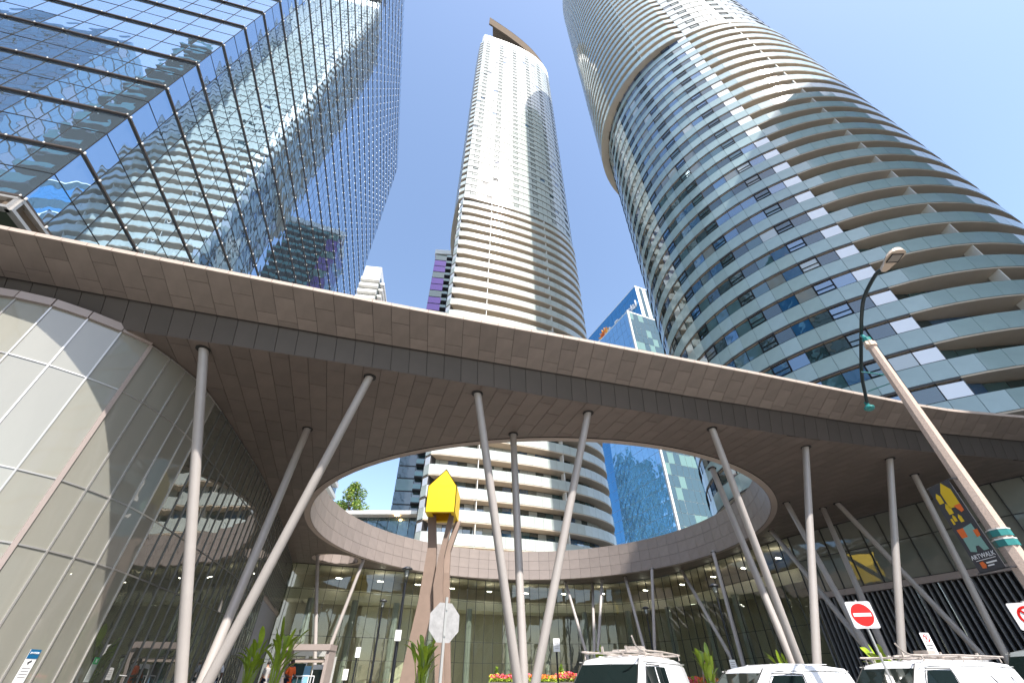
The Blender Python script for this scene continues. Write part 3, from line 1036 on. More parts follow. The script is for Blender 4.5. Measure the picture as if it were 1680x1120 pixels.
# ------------------------------------------------------------------ mirrored office tower on the left
office = thing('office_tower', (-21.4, 10.4, 0), 'mirrored glass office tower on the left reflecting the curved towers', 'tower')
e14 = Vector((math.cos(R(14)), math.sin(R(14)), 0)); n14 = Vector((-e14.y, e14.x, 0))
C0 = Vector((-21.5, 10.4, 0))
FZ0, FH, NF = 18.1, 4.06, 27
pc = Pieces('far')
hor = Pieces('far'); ver = Pieces('far'); br = MB(); thin = MB()
def office_face(origin, du, nout, ncol, w, right):
    up = Vector((0, 0, 1))
    for f in range(NF):
        for h in range(2):
            z0 = FZ0 + FH * f + FH / 2 * h
            for c in range(ncol):
                a, d = origin + du * (c * w), origin + du * ((c + 1) * w)
                q = inset([V3(a, z0), V3(d, z0), V3(d, z0 + FH / 2), V3(a, z0 + FH / 2)], .014)
                q = jitter_quad(q, nout, .0035)
                pc.add(q, -nout * .03, M['office'])
                if h == 0:
                    e = du * .004
                    dep = .09 if right else .14
                    hor.add([V3(a + nout * dep + e, z0 - .055), V3(d + nout * dep - e, z0 - .055), V3(d + nout * dep - e, z0 + .055), V3(a + nout * dep + e, z0 + .055)], -nout * (dep - .02), M['bronze'])
                    if right:
                        br.box(a + nout * (dep + .03) + Vector((0, 0, z0)), .07, .05, .14, M['bracket'], ax=(du, nout, up))
                    else:
                        br.box(a + nout * (dep + .02) + Vector((0, 0, z0)), .05, .04, .09, M['bracket'], ax=(du, nout, up))
    for c in range(ncol + 1):
        a = origin + du * (c * w)
        thin.box(a + nout * .006 + Vector((0, 0, FZ0 + FH * NF / 2)), .034, .02, FH * NF, M['thin_black'], ax=(du, nout, up))
    for f in range(NF):
        z = FZ0 + FH * (f + .5)
        thin.box(origin + du * (ncol * w / 2) + nout * .008 + Vector((0, 0, z)), ncol * w, .02, .035, M['thin_black'], ax=(du, nout, up))
office_face(C0, -e14, -n14, 26, 1.55, False)
office_face(C0, n14, e14, 39, 1.525, True)
pc.emit(office, 'glass_pane', 'glass_panes', 300)
hor.emit(office, 'floor_mullion', 'floor_mullions', 200)
br.build('steel_brackets', None, office, kind='stuff')
thin.build('pane_joints', None, office, kind='stuff')
b = MB()
zt = FZ0 + FH * NF
LW, LD = 26 * 1.55, 39 * 1.525
Q = [C0, C0 - e14 * LW, C0 - e14 * LW + n14 * LD, C0 + n14 * LD]
Qi = [C0 - e14 * .06 + n14 * .06, C0 - e14 * LW + n14 * .06, C0 - e14 * LW + n14 * LD, C0 - e14 * .06 + n14 * LD]
b.prism([V3(p, zt + .3) for p in reversed(Qi)], (0, 0, -(zt + .3 - FZ0)))
b.build('inner_volume', M['core'], office)
b = MB()   # underside with a framed edge, then the recessed base
Qs = [C0 - e14 * .3 + n14 * .3, C0 - e14 * LW + n14 * .3, C0 - e14 * LW + n14 * LD, C0 - e14 * .3 + n14 * LD]
for i in range(10):
    for j in range(14):
        q = [Qs[0] - e14 * (i * 4) + n14 * (j * 4), Qs[0] - e14 * (i * 4 + 3.97) + n14 * (j * 4), Qs[0] - e14 * (i * 4 + 3.97) + n14 * (j * 4 + 3.97), Qs[0] - e14 * (i * 4) + n14 * (j * 4 + 3.97)]
        b.prism([V3(p, FZ0 - .75) for p in q], (0, 0, .3))
b.build('underside_panels', M['green_soffit'], office, kind='stuff')
b = MB()
for (A, B, n) in ((C0, C0 - e14 * LW, -n14), (C0, C0 + n14 * LD, e14)):
    d = (B - A).normalized()
    for z0, z1, dep in ((FZ0 - .22, FZ0 - .08, .12), (FZ0 - .85, FZ0 - .70, .12), (FZ0 - .70, FZ0 - .22, -.12)):
        b.prism([V3(A + n * dep, z0), V3(B + n * dep, z0), V3(B + n * dep, z1), V3(A + n * dep, z1)], -n * .3, M['alu'] if dep > 0 else M['copper'])
    L = (B - A).length
    k = 0.0
    while k < L:
        b.prism([V3(A + d * k + n * .11, FZ0 - .70), V3(A + d * (k + .12) + n * .11, FZ0 - .70), V3(A + d * (k + .12) + n * .11, FZ0 - .22), V3(A + d * k + n * .11, FZ0 - .22)], -n * .22, M['alu'])
        k += 3.05
b.build('base_frame', None, office)
b = MB()
Qb = [C0 - e14 * 3 + n14 * 3, C0 - e14 * LW + n14 * 3, C0 - e14 * LW + n14 * LD, C0 - e14 * 3 + n14 * LD]
b.prism([V3(p, FZ0 - .8) for p in reversed(Qb)], (0, 0, -(FZ0 - 1)))
b.build('recessed_base', M['dark_glass'], office)

# ------------------------------------------------------------------ farther buildings
def block(name, loc, label, corner, ang, w, d, h, fl, bays, fdesc, cat='building'):
    """box building; corner = front-left corner, faces described by fdesc(face, i, k) -> (material, depth)"""
    root = thing(name, loc, label, cat)
    e = Vector((math.cos(R(ang)), math.sin(R(ang)), 0)); n = Vector((-e.y, e.x, 0))
    C = V3(corner, 0)
    faces = [(C, e, -n, w, bays[0]), (C + e * w, n, e, d, bays[1]), (C + n * d + e * w, -e, n, w, bays[0]), (C + n * d, -n, -e, d, bays[1])]
    pc = Pieces('far'); sl = Pieces('far')
    nf = int(h / fl)
    for fi, (o, du, no, L, nb) in enumerate(faces):
        bw_ = L / nb
        for k in range(nf):
            for i in range(nb):
                mt, dep = fdesc(fi, i, k)
                a, c = o + du * (i * bw_), o + du * ((i + 1) * bw_)
                z0, z1 = k * fl, (k + 1) * fl
                q = inset([V3(a, z0 + .1), V3(c, z0 + .1), V3(c, z1 - .1), V3(a, z1 - .1)], .06)
                q = jitter_quad([p - no * dep for p in q], no, .01)
                pc.add(q, -no * .05, mt)
    body = MB()
    ins = .12
    body.prism([V3(p, nf * fl) for p in (C + (e + n) * ins, C + e * (w - ins) + n * ins, C + e * (w - ins) + n * (d - ins), C + e * ins + n * (d - ins))], (0, 0, -nf * fl))
    return root, faces, pc, body, e, n, C, nf

# dark balcony tower with the purple glazed edge
root, faces, pc, body, e, n, C, nf = block('dark_balcony_tower', (-20, 100, 0), 'dark balcony tower with purple-tinted corner glass, left of the white tower', (-26.6, 95), 8, 16, 18, 118, 2.95, (4, 5),
    lambda f, i, k: ((M['purple_glass'] if (k > 26 and (k * 7 + i) % 3) else M['dark_glass'] if (k + i) % 3 else M['lime_glass']) if (f == 0 and i == 0) or f == 3 else (M['dark_glass'] if (i + k) % 4 else M['win'][1]), 0))
pc.emit(root, 'window_pane', 'window_panes', 200)
body.build('body', M['dark_clad'], root)
for k in range(4, nf):
    b = MB(); z = k * 2.95
    p0, p1 = C + e * 4.1 - n * 1.7, C + e * 16
    b.prism([V3(C + e * 4.1 - n * 1.7, z + .1), V3(C + e * 16 - n * 1.7, z + .1), V3(C + e * 16, z + .1), V3(C + e * 4.1, z + .1)], (0, 0, -.25), M['slab_dark'])
    b.prism([V3(C + e * 4.1 - n * 1.7, z + .12), V3(C + e * 16 - n * 1.7, z + .12), V3(C + e * 16 - n * 1.7, z + 1.15), V3(C + e * 4.1 - n * 1.7, z + 1.15)], n * .05, M['balc_glass'])
    b.build('balcony', None, root)
b = MB(); b.prism([V3(p, nf * 2.95 + 2.2) for p in (C - (e + n) * .3, C + e * 16.3 - n * 1.2, C + e * 16.3 + n * 18, C + n * 18 - e * .3)], (0, 0, -2.1)); b.build('white_parapet', M['white_clad'], root)

# white apartment block beyond the office tower
root, faces, pc, body, e, n, C, nf = block('white_apartment_block', (-45, 106, 0), 'sunlit white apartment block peeking out beside the mirrored office tower', (-52, 99.5), 8, 6.2, 14, 113, 2.95, (3, 5),
    lambda f, i, k: (M['dark_glass'] if f else (M['win'][3] if (k + i) % 5 else M['dark_glass']), 0))
pc.emit(root, 'window_pane', 'window_panes', 120)
body.build('body', M['white_clad'], root)
for k in range(2, nf):
    b = MB(); z = k * 2.95
    b.prism([V3(C - n * 1.3 - e * .2, z + 1.25), V3(C + e * 6.2 - n * 1.3, z + 1.25), V3(C + e * 6.2 - n * .05, z + 1.25), V3(C - n * .05 - e * .2, z + 1.25)], (0, 0, -1.25))
    b.prism([V3(C + e * 6.25 + n * 1, z + 1.2), V3(C + e * 7.6 + n * 1, z + 1.2), V3(C + e * 7.6 + n * 10, z + 1.2), V3(C + e * 6.25 + n * 10, z + 1.2)], (0, 0, -.9))
    b.build('balcony', M['white_clad'], root)
b = MB(); b.prism([V3(p, nf * 2.95 + 5) for p in (C, C + e * 5.6, C + e * 5.6 + n * 8, C + n * 8)], (0, 0, -5)); b.build('roof_plant', M['white_clad'], root)

# insurance tower with the sign, and the rippled blue block in front
def curtain(name, loc, label, corner, du, dn, L, D, h, fl, m_left, m_front, bays):
    """corner = nearest corner; du runs along the left face away, dn along the right face away"""
    root = thing(name, loc, label, 'tower')
    C = V3(corner, 0)
    pc = Pieces('far')
    nf = int(h / fl)
    for (o, d, no, LL, mm, nb) in ((C, du, -dn, L, m_left, bays[0]), (C, dn, -du, D, m_front, bays[1])):
        w = LL / nb
        for k in range(nf):
            for i in range(nb):
                a, c = o + d * (i * w), o + d * ((i + 1) * w)
                z0 = h - (k + 1) * fl
                q = inset([V3(a, z0), V3(c, z0), V3(c, z0 + fl), V3(a, z0 + fl)], .05)
                q = jitter_quad(q, no, .03)
                pc.add(q, -no * .06, mm(i, k))
    pc.emit(root, 'glass_pane', 'glass_panes', 260)
    b = MB()
    i1, i2 = du * .1, dn * .1
    b.prism([V3(p, h + .6) for p in (C + i1 + i2, C + du * L + i2, C + du * L + dn * D, C + dn * D + i1)], (0, 0, -h))
    b.build('body', M['white_clad'], root)
    return root, C
du = Vector((-.39, .92, 0)).normalized(); dn = Vector((.92, .39, 0)).normalized()
root, C = curtain('sign_tower', (59.6, 142, 0), 'tall blue tower with white lettering and an orange disc sign, behind the right tower', (59.6, 142), du, dn, 48, 24, 151.5, 4.1,
    lambda i, k: M['blue_glass'], lambda i, k: (M['white_clad'] if i % 2 == 0 else M['dark_glass']) if i < 4 else (M['dark_glass'] if k % 3 == 0 else M['blue_glass']), (14, 12))
nout = -dn
sgn = C + nout * .5
text_obj(root, 'Sun', V3(C + du * 37 + nout * .5, 141.2), -du, (0, 0, 1), 8.0, M['sign_white'], ext=.3)
text_obj(root, 'Life Financial', V3(C + du * 14.5 + nout * .5, 141.2), -du, (0, 0, 1), 5.2, M['sign_white'], ext=.3)
b = MB()
cc = V3(C + du * 28.5 + nout * .7, 141.5)
ring = [cc + du * (math.cos(2 * math.pi * k / 28) * 3.9) + Vector((0, 0, math.sin(2 * math.pi * k / 28) * 3.9)) for k in range(28)]
b.prism(ring, -nout * .5)
for k in range(28):
    t = 2 * math.pi * k / 28
    if k % 2 == 0:
        a = cc + du * (math.cos(t) * 4.1) + Vector((0, 0, math.sin(t) * 4.1)); c = cc + du * (math.cos(t) * 5.0) + Vector((0, 0, math.sin(t) * 5.0))
        b.box((a + c) / 2, .5, .4, 1.0, ax=(du * -math.sin(t) + Vector((0, 0, math.cos(t))), nout, (c - a).normalized()))
b.build('orange_disc', M['sun_or'], root)
b = MB()
for k in range(5):
    r0 = .8 + k * .6
    for s in range(8):
        t0 = R(150 - s * 16 - k * 4)
        a = cc + nout * .12 + du * (math.cos(t0) * r0) + Vector((0, 0, math.sin(t0) * r0))
        b.box(a, .55, .1, .16, ax=(du * -math.sin(t0) + Vector((0, 0, math.cos(t0))), nout, (du * math.cos(t0) + Vector((0, 0, math.sin(t0))))))
b.build('globe_lines', M['sign_red'], root)
root, C = curtain('rippled_blue_block', (48.7, 130, 0), 'rippled blue glass block with a green-paned flank, seen through the oval opening', (48.7, 130), du, dn, 26, 30, 123.5, 3.9,
    lambda i, k: M['ripple_glass'], lambda i, k: M['white_clad'] if i in (6, 7) and (i + k) % 3 else (M['lime_glass'] if random.random() < .35 else M['dark_glass']), (9, 12))
b = MB(); b.box(V3(C, 62), .7, .7, 124, ax=(du, dn, Vector((0, 0, 1)))); b.build('corner_post', M['white_clad'], root)

# buildings across the street, behind the camera: they shade the plaza and show in the mirror glass
def behind(name, label, corner, ang, w, d, h, balc, mats, seed):
    rnd = random.Random(seed)
    root, faces, pc, body, e, n, C, nf = block(name, corner + (0,) if len(corner) == 2 else corner, label, corner, ang, w, d, h, 3.1, (max(3, int(w / 2.4)), max(3, int(d / 2.4))), lambda f, i, k: (rnd.choice(mats), 0))
    pc.emit(root, 'window_pane', 'window_panes', 40)
    body.build('body', M['dark_clad'], root)
    if balc:
        bb = MB()
        for k in range(1, nf):
            z = k * 3.1
            for s in range(int(w / 6)):
                A = C + e * (s * 6 + 1) + n * (d)
                bb.prism([V3(A, z), V3(A + e * 4.2, z), V3(A + e * 4.2 + n * 2.2, z), V3(A + n * 2.2, z)], (0, 0, -.25), M['slab_dark'])
                bb.prism([V3(A + n * 2.2, z + 1.1), V3(A + e * 4.2 + n * 2.2, z + 1.1), V3(A + e * 4.2 + n * 2.2, z), V3(A + n * 2.2, z)], -n * .05, M['balc_glass'])
            for s in range(int(d / 6)):
                A = C + n * (s * 6 + 1)
                bb.prism([V3(A, z), V3(A - e * 2.2, z), V3(A - e * 2.2 + n * 4.2, z), V3(A + n * 4.2, z)], (0, 0, -.25), M['slab_dark'])
                bb.prism([V3(A - e * 2.2, z + 1.1), V3(A - e * 2.2 + n * 4.2, z + 1.1), V3(A - e * 2.2 + n * 4.2, z), V3(A - e * 2.2, z)], e * .05, M['balc_glass'])
        bb.build('balconies', None, root, kind='stuff')
    return root
behind('brick_apartment_building', 'dark apartment building with stepped balconies mirrored low in the office tower', (-45.2, -49.3), 14, 26, 24, 103, True, [M['dark_glass'], M['win'][0], M['dark_glass'], M['dark_clad']], 11)
behind('blue_office_building', 'blue glass building mirrored high at the left of the office tower', (-109, -86), 14, 40, 30, 132, False, [M['blue_far'], M['blue_far'], M['blue_far'], M['win'][2]], 12)
behind('reflected_tower', 'dark glass tower mirrored as ripples in the blue block', (-175, 225), 14, 60, 30, 150, False, [M['dark_glass'], M['win'][1], M['blue_far']], 14)
behind('shading_tower', 'glass tower across the street shading the lower right tower', (50, -32.5), 30, 50, 26, 101, False, [M['dark_glass'], M['win'][1], M['win'][2], M['balc_glass']], 13)

# ------------------------------------------------------------------ low glazed terrace and tree seen through the opening
tr = thing('terrace_pavilion', (-19, 61, 0), 'low glazed terrace with a thin roof and warm lamp, seen through the oval opening', 'building')
b = MB(); b.box((-21, 64, 8.2), 17, 9, 16.4); b.build('base', M['gwall'], tr)
b = MB(); b.box((-20, 62, 19.3), 17, 8, .32); b.box((-20, 57.95, 19.32), 17, .12, .45); b.build('thin_roof', M['white_clad'], tr)
for k in range(11):
    b = MB(); b.box((-27.4 + k * 1.42, 59.5, 17.75), 1.34, .06, 2.6); b.build('glass_pane', M['dark_glass'] if k % 3 else M['win'][1], tr)
b = MB(); b.box((-15.4, 58.4, 19.05), .45, .3, .08); b.build('warm_lamp', M['warm'], tr)

def leaf_cloud(blobs, n, size, mats, seed, name, parent, cone=False):
    rnd = random.Random(seed)
    v, f, mi = [], [], []
    for k in range(n):
        bx, by, bz, r = rnd.choice(blobs)
        d = Vector((rnd.gauss(0, 1), rnd.gauss(0, 1), rnd.gauss(0, 1))).normalized() * r * rnd.random() ** .45
        c = Vector((bx, by, bz)) + d
        a = Vector((rnd.gauss(0, 1), rnd.gauss(0, 1), rnd.gauss(0, 1))).normalized()
        t = a.orthogonal().normalized() * size * rnd.uniform(.6, 1.3)
        u = a.cross(t) * .55
        i = len(v)
        v += [tuple(c - t), tuple(c + u), tuple(c + t), tuple(c - u)]
        f.append((i, i + 1, i + 2, i + 3)); mi.append(0 if rnd.random() < .6 else 1)
    me = bpy.data.meshes.new(name); me.from_pydata(v, [], f)
    for m in mats: me.materials.append(m)
    me.polygons.foreach_set('material_index', mi)
    o = bpy.data.objects.new(name, me); COL.objects.link(o)
    o.parent = parent
    return o
def tree(loc, label, h, r, seed, n=2600, leaf=.14, mats=None):
    rnd = random.Random(seed)
    t = thing('tree', loc, label, 'tree')
    b = MB()
    b.tube([(0, 0, 0), (.05, 0, h * .35), (0, .05, h * .6)], [.17, .12, .08], 8)
    blobs = []
    for k in range(11):
        a = 2.4 * k; rr = r * (.35 + .55 * rnd.random()); zz = h * (.5 + .42 * rnd.random())
        e = Vector((math.cos(a) * rr, math.sin(a) * rr, zz))
        b.tube([(0, 0, h * .4), tuple(e * .55 + Vector((0, 0, h * .2))), tuple(e)], [.07, .045, .02], 5)
        blobs.append((e.x, e.y, e.z, r * rnd.uniform(.28, .46)))
    blobs.append((0, 0, h * .9, r * .4))
    o = b.build('trunk', M['bark'], None); o.parent = t
    leaf_cloud(blobs, n, leaf, mats or [M['leafd'], M['leafy']], seed + 1, 'crown', t)
    return t
tree((-22.6, 60.2, 16.4), 'yellow-green tree on the terrace, seen through the left of the oval opening', 7.6, 2.5, 21, 3600, .15)

tree((-19.5, -5.5, .13), 'street tree mirrored at the left edge of the podium glass', 9.5, 2.8, 61, 2600, .16)
tree((-27.5, -7.5, .13), 'second street tree farther left, mirrored in the podium glass', 10.5, 3.0, 62, 2600, .16)

# ------------------------------------------------------------------ yellow house sculpture
sc = thing('house_sculpture', (-4.6, 28.5, .8), 'bright yellow house shape raised on bent brown steel legs in the plaza', 'sculpture')
def relm(b, name, m, parent, smooth=False):
    o = b.build(name, m, None, smooth=smooth)
    o.location = -parent.location
    o.parent = parent
    return o
x0, x1, y0, y1, zb_, zs_, za = -5.54, -3.64, 27.6, 29.95, 10.05, 11.72, 12.85
xm = -4.43
def pent(y, g=0.0):
    return [Vector((x0 + g, y, zb_)), Vector((x1 - g, y, zb_)), Vector((x1 - g, y, zs_)), Vector((xm, y, za - g * 1.4)), Vector((x0 + g, y, zs_))]
A, B = pent(y0), pent(y1)
b = MB()
b.prism(A, (0, .05, 0)); relm(b, 'gable_wall', M['yellow'], sc)
b = MB(); b.prism([p for p in reversed(B)], (0, -.05, 0))
relm(b, 'gable_wall', M['yellow'], sc)
b = MB(); b.box(((x0 + x1) / 2, y0 - .004, zs_), x1 - x0, .008, .015); b.box(((x0 + x1) / 2 - .2, y0 - .004, (zb_ + zs_) / 2), .012, .006, zs_ - zb_); relm(b, 'seam', M['sun_or'], sc)
b = MB()
b.prism([A[1], B[1], B[2], A[2]], (-.05, 0, 0)); relm(b, 'side_wall', M['yellow'], sc)
b = MB()
b.prism([A[0], A[4], B[4], B[0]], (.05, 0, 0)); relm(b, 'side_wall', M['yellow'], sc)
b = MB()
b.prism([A[2], B[2], B[3], A[3]], (-.03, 0, -.05)); b.prism([A[3], B[3], B[4], A[4]], (.03, 0, -.05)); relm(b, 'roof', M['yellow'], sc)
b = MB()
fw = .28
for (xa, xb, ya, yb) in ((x0 + .05, x1 - .05, y0 + .05, y0 + fw), (x0 + .05, x1 - .05, y1 - fw, y1 - .05), (x0 + .05, x0 + fw + .1, y0 + fw, y1 - fw), (x1 - fw, x1 - .05, y0 + fw, y1 - fw)):
    b.prism([Vector((xa, ya, zb_ + .01)), Vector((xb, ya, zb_ + .01)), Vector((xb, yb, zb_ + .01)), Vector((xa, yb, zb_ + .01))], (0, 0, .06))
relm(b, 'base_frame', M['yellow'], sc)
b = MB(); b.box(((x0 + x1) / 2, (y0 + y1) / 2, zb_ + .9), x1 - x0 - .2, y1 - y0 - .2, .05); relm(b, 'inner_ceiling', M['red'], sc)
def slab_leg(pts, w, th, name='leg'):
    """flat steel leg: pts are centre points, w the widths along x"""
    b = MB()
    for i in range(len(pts) - 1):
        a, c = Vector(pts[i]), Vector(pts[i + 1])
        wa, wc = w[i] / 2, w[i + 1] / 2
        X = Vector((1, 0, 0)); Y = Vector((0, th / 2, 0))
        q = [a - X * wa - Y, a + X * wa - Y, c + X * wc - Y, c - X * wc - Y]
        b.prism([q[3], q[2], q[1], q[0]], Y * 2)
    relm(b, name, M['leg'], sc)
slab_leg([wp(709, 845, 28.9), wp(709.5, 897, 28.9), wp(700, 985, 28.9), wp(668, 1120, 28.9), (-6.76, 28.9, .8)], [.50, .54, .92, .80, .74], .35)
slab_leg([wp(742, 842, 28.6), wp(724, 915, 28.6), wp(719, 960, 28.6), wp(722, 1120, 28.6), (-4.82, 28.6, .8)], [.30, .34, .55, .50, .48], .34)
slab_leg([wp(752, 856, 29.7), wp(735, 905, 29.5), wp(731.5, 940, 29.3), wp(733, 1120, 29.3), (-4.40, 29.3, .8)], [.36, .34, .46, .44, .42], .34)

# ------------------------------------------------------------------ concrete street lighting pole
px, py = 9.8, 9.0
pole = thing('street_light', (px, py, 0), 'concrete street light pole with a curved dark arm and two lamps, at the right', 'street light')
b = MB()
n = 8
def octo(z, r): return [Vector((px + r * math.cos(2 * math.pi * (k + .5) / n), py + r * math.sin(2 * math.pi * (k + .5) / n), z)) for k in range(n)]
r0, r1, zt_ = .215, .105, 8.85
A, B = octo(0, r0), octo(zt_, r1)
for k in range(n):
    j = (k + 1) % n
    b.face([A[k], A[j], B[j], B[k]])
b.face(B)
b.build('pole_shaft', M['concrete'], pole)
b = MB(); b.tube([(px, py, zt_ - .02), (px, py, zt_ + .12)], .10, 10); b.tube([(px - .02, py - .02, zt_ + .1), (px + .05, py + .1, zt_ + .30)], .05, 8); b.build('top_cap', M['teal'], pole, smooth=True)
b = MB(); b.tube([(px, py, zt_ - .18), (px, py, zt_ - .06)], .14, 10); b.box((px - .12, py - .05, zt_ - .1), .12, .08, .1); b.build('clamp', M['lamp_body'], pole)
arm = [(9.19, 6.95, 9.50), (9.22, 7.2, 9.60), (9.34, 7.9, 9.52), (9.6, 8.5, 9.42), (9.83, 9.0, 9.27), (10.0, 9.55, 8.93), (10.15, 10.1, 8.5), (10.28, 10.45, 8.15), (10.36, 10.66, 7.92)]
b = MB(); b.tube(catmull(arm, sub=5), .045, 8); b.build('curved_arm', M['dgreen'], pole, smooth=True)
b = MB()
b.tube([(px, py, 7.72), (10.1, 10.0, 8.55)], .018, 6); b.tube([(px, py, 7.55), (10.2, 10.25, 8.05)], .014, 6)
b.build('stay_rod', M['teal'], pole)
def lathe(b, c, prof, n=16, axis=None, m=None):
    for i in range(len(prof) - 1):
        (ra, za), (rb, zb2) = prof[i], prof[i + 1]
        for k in range(n):
            t0, t1 = 2 * math.pi * k / n, 2 * math.pi * (k + 1) / n
            P = lambda r, z, t: (c[0] + r * math.cos(t), c[1] + r * math.sin(t), c[2] + z)
            b.face([P(ra, za, t0), P(ra, za, t1), P(rb, zb2, t1), P(rb, zb2, t0)], m)
b = MB(); lathe(b, (10.37, 10.70, 7.72), [(.0, -.03), (.09, -.02), (.135, .03), (.13, .07), (.05, .14), (.05, .24), (0, .25)]); b.build('pedestrian_lamp', M['teal'], pole, smooth=True)
# cobra head
b = MB()
hc = Vector((9.17, 6.62, 9.47)); d = Vector((-.06, -1, .05)).normalized(); sx = Vector((1, -.06, 0)).normalized(); uz = sx.cross(d).normalized()
if uz.z < 0: uz = -uz
prof = [(-.38, .05), (-.31, .09), (-.20, .11), (-.06, .165), (.07, .205), (.17, .195), (.24, .15), (.28, .07)]
top, bot = [], []
for t, w in prof:
    bot.append((hc + d * t - sx * w, hc + d * t + sx * w)); top.append((hc + d * t - sx * w * .7 + uz * .10, hc + d * t + sx * w * .7 + uz * .10))
for i in range(len(prof) - 1):
    b.face([bot[i][0], bot[i + 1][0], bot[i + 1][1], bot[i][1]]); b.face([top[i][0], top[i][1], top[i + 1][1], top[i + 1][0]])
    b.face([bot[i][0], top[i][0], top[i + 1][0], bot[i + 1][0]]); b.face([bot[i][1], bot[i + 1][1], top[i + 1][1], top[i][1]])
b.face([bot[-1][0], top[-1][0], top[-1][1], bot[-1][1]]); b.face([bot[0][1], top[0][1], top[0][0], bot[0][0]])
lh = b.build('lamp_head', M['lamp_body'], pole, smooth=True)
b = MB(); b.box(hc + d * .05 - uz * .012, .25, .20, .02, ax=(sx, d, uz)); b.build('lamp_lens', M['lamp_lens'], pole)
b = MB()
for sgn_ in (-1, 1):
    b.box(hc + d * .05 - uz * .02 + sx * .13 * sgn_, .012, .24, .02, ax=(sx, d, uz))
    b.box(hc + d * (.05 + .12 * sgn_) - uz * .02, .27, .012, .02, ax=(sx, d, uz))
b.build('lens_frame', M['black'], pole)
for z in (3.72, 3.90):
    b = MB(); rr = r0 + (r1 - r0) * z / zt_ + .012
    lathe(b, (px, py, z), [(rr, -.075), (rr + .006, -.07), (rr + .006, .06), (rr, .065)], 8, m=M['teal'])
    lathe(b, (px, py, z), [(rr + .009, .045), (rr + .012, .05), (rr + .012, .068), (rr + .004, .07)], 8, m=M['bracket'])
    b.build('teal_band', None, pole)
ban = thing('street_banner', (9.55, 9.3, 4.2), 'dark hanging street banner with yellow house shapes, on the concrete pole', 'banner')
bx = 9.50; ya, yb = 9.02, 9.60; z0_, z1_ = 3.30, 5.0
b = MB(); b.prism([(bx, yb, z0_), (bx, ya, z0_), (bx, ya, z1_), (bx, yb, z1_)], (.012, 0, 0)); b.build('cloth', M['ban_dark'], ban)
for z in (z1_ + .01, z0_ - .01):
    b = MB(); b.tube([(bx, yb + .04, z), (bx + .02, 8.95, z), (px - .1, 8.97, z)], .014, 6); b.build('rod', M['black'], ban)
def flat(parent, pts, x, m, name):
    b = MB()
    b.prism([(x, yb - (yb - ya) * u, z0_ + (z1_ - z0_) * v) for u, v in pts], (.004, 0, 0)); b.build(name, m, parent)
def house(u, v, s, m, parent=ban):
    flat(parent, [(u - s, v - s * .55), (u + s, v - s * .55), (u + s, v + s * .3), (u, v + s * .75), (u - s, v + s * .3)], bx - .006, m, 'print_shape')
house(.64, .83, .23, M['ban_yel']); house(.22, .84, .10, M['ban_yel']); house(.34, .70, .10, M['ban_yel']); house(.34, .59, .06, M['ban_yel']); house(.56, .57, .07, M['ban_yel'])
flat(ban, [(.16, .60), (.24, .60), (.24, .53), (.16, .53)], bx - .006, M['ban_yel'], 'print_shape')
flat(ban, [(.60, .72), (.88, .72), (.88, .64), (.74, .63)], bx - .009, M['ban_or'], 'print_shape')
flat(ban, [(.14, .47), (.42, .47), (.40, .37), (.16, .37)], bx - .009, M['ban_or'], 'print_shape')
flat(ban, [(.72, .42), (.90, .42), (.88, .35), (.72, .34)], bx - .009, M['ban_or'], 'print_shape')
flat(ban, [(.40, .47), (.80, .49), (.86, .20), (.66, .20), (.58, .26), (.46, .26), (.38, .20), (.16, .22), (.18, .37), (.40, .37)], bx - .006, M['ban_teal'], 'print_shape')
flat(ban, [(.14, .118), (.90, .118), (.90, .112), (.14, .112)], bx - .006, M['sign_white'], 'print_line')
flat(ban, [(.22, .095), (.36, .10), (.42, .06), (.36, .03), (.22, .035)], bx - .006, M['ban_or'], 'print_shape')
flat(ban, [(.46, .085), (.86, .085), (.86, .07), (.46, .07)], bx - .006, M['sign_white'], 'print_line')
flat(ban, [(.46, .055), (.70, .055), (.70, .042), (.46, .042)], bx - .006, M['sign_white'], 'print_line')
text_obj(ban, 'ARTWALK', (bx - .008, (ya + yb) / 2, z0_ + .26), (0, -1, 0), (0, 0, 1), .115, M['sign_white'])

# ------------------------------------------------------------------ signs
def frame_dirs(center, turn=0.0):
    """a vertical board facing the camera, turned by some degrees"""
    c = Vector(center)
    t = Vector((-c.x, -c.y, 0)).normalized()
    t.rotate(Matrix.Rotation(R(turn), 3, 'Z'))
    return Vector((-t.y, t.x, 0)), Vector((0, 0, 1)), t
def board(parent, name, c, rt, up, nn, w, h, th, m, corner=0.0):
    b = MB(); c = Vector(c)
    P = []
    if corner:
        for sx_, sy_, a0 in ((1, 1, 0), (-1, 1, 90), (-1, -1, 180), (1, -1, 270)):
            for k in range(4):
                t = R(a0 + 30 * k)
                P.append(c + rt * (sx_ * (w / 2 - corner) + corner * math.cos(t)) + up * (sy_ * (h / 2 - corner) + corner * math.sin(t)))
    else:
        P = [c - rt * w / 2 - up * h / 2, c + rt * w / 2 - up * h / 2, c + rt * w / 2 + up * h / 2, c - rt * w / 2 + up * h / 2]
    b.prism([p + nn * th / 2 for p in P], -nn * th)
    return b.build(name, m, parent)
def disc(parent, name, c, rt, up, nn, r, th, m, r_in=0, n=32):
    b = MB(); c = Vector(c)
    P = [c + rt * r * math.cos(2 * math.pi * k / n) + up * r * math.sin(2 * math.pi * k / n) for k in range(n)]
    if not r_in:
        b.prism([p + nn * th / 2 for p in P], -nn * th)
    else:
        Q = [c + rt * r_in * math.cos(2 * math.pi * k / n) + up * r_in * math.sin(2 * math.pi * k / n) for k in range(n)]
        for k in range(n):
            j = (k + 1) % n
            b.prism([Q[k] + nn * th / 2, P[k] + nn * th / 2, P[j] + nn * th / 2, Q[j] + nn * th / 2], -nn * th)
    return b.build(name, m, parent)
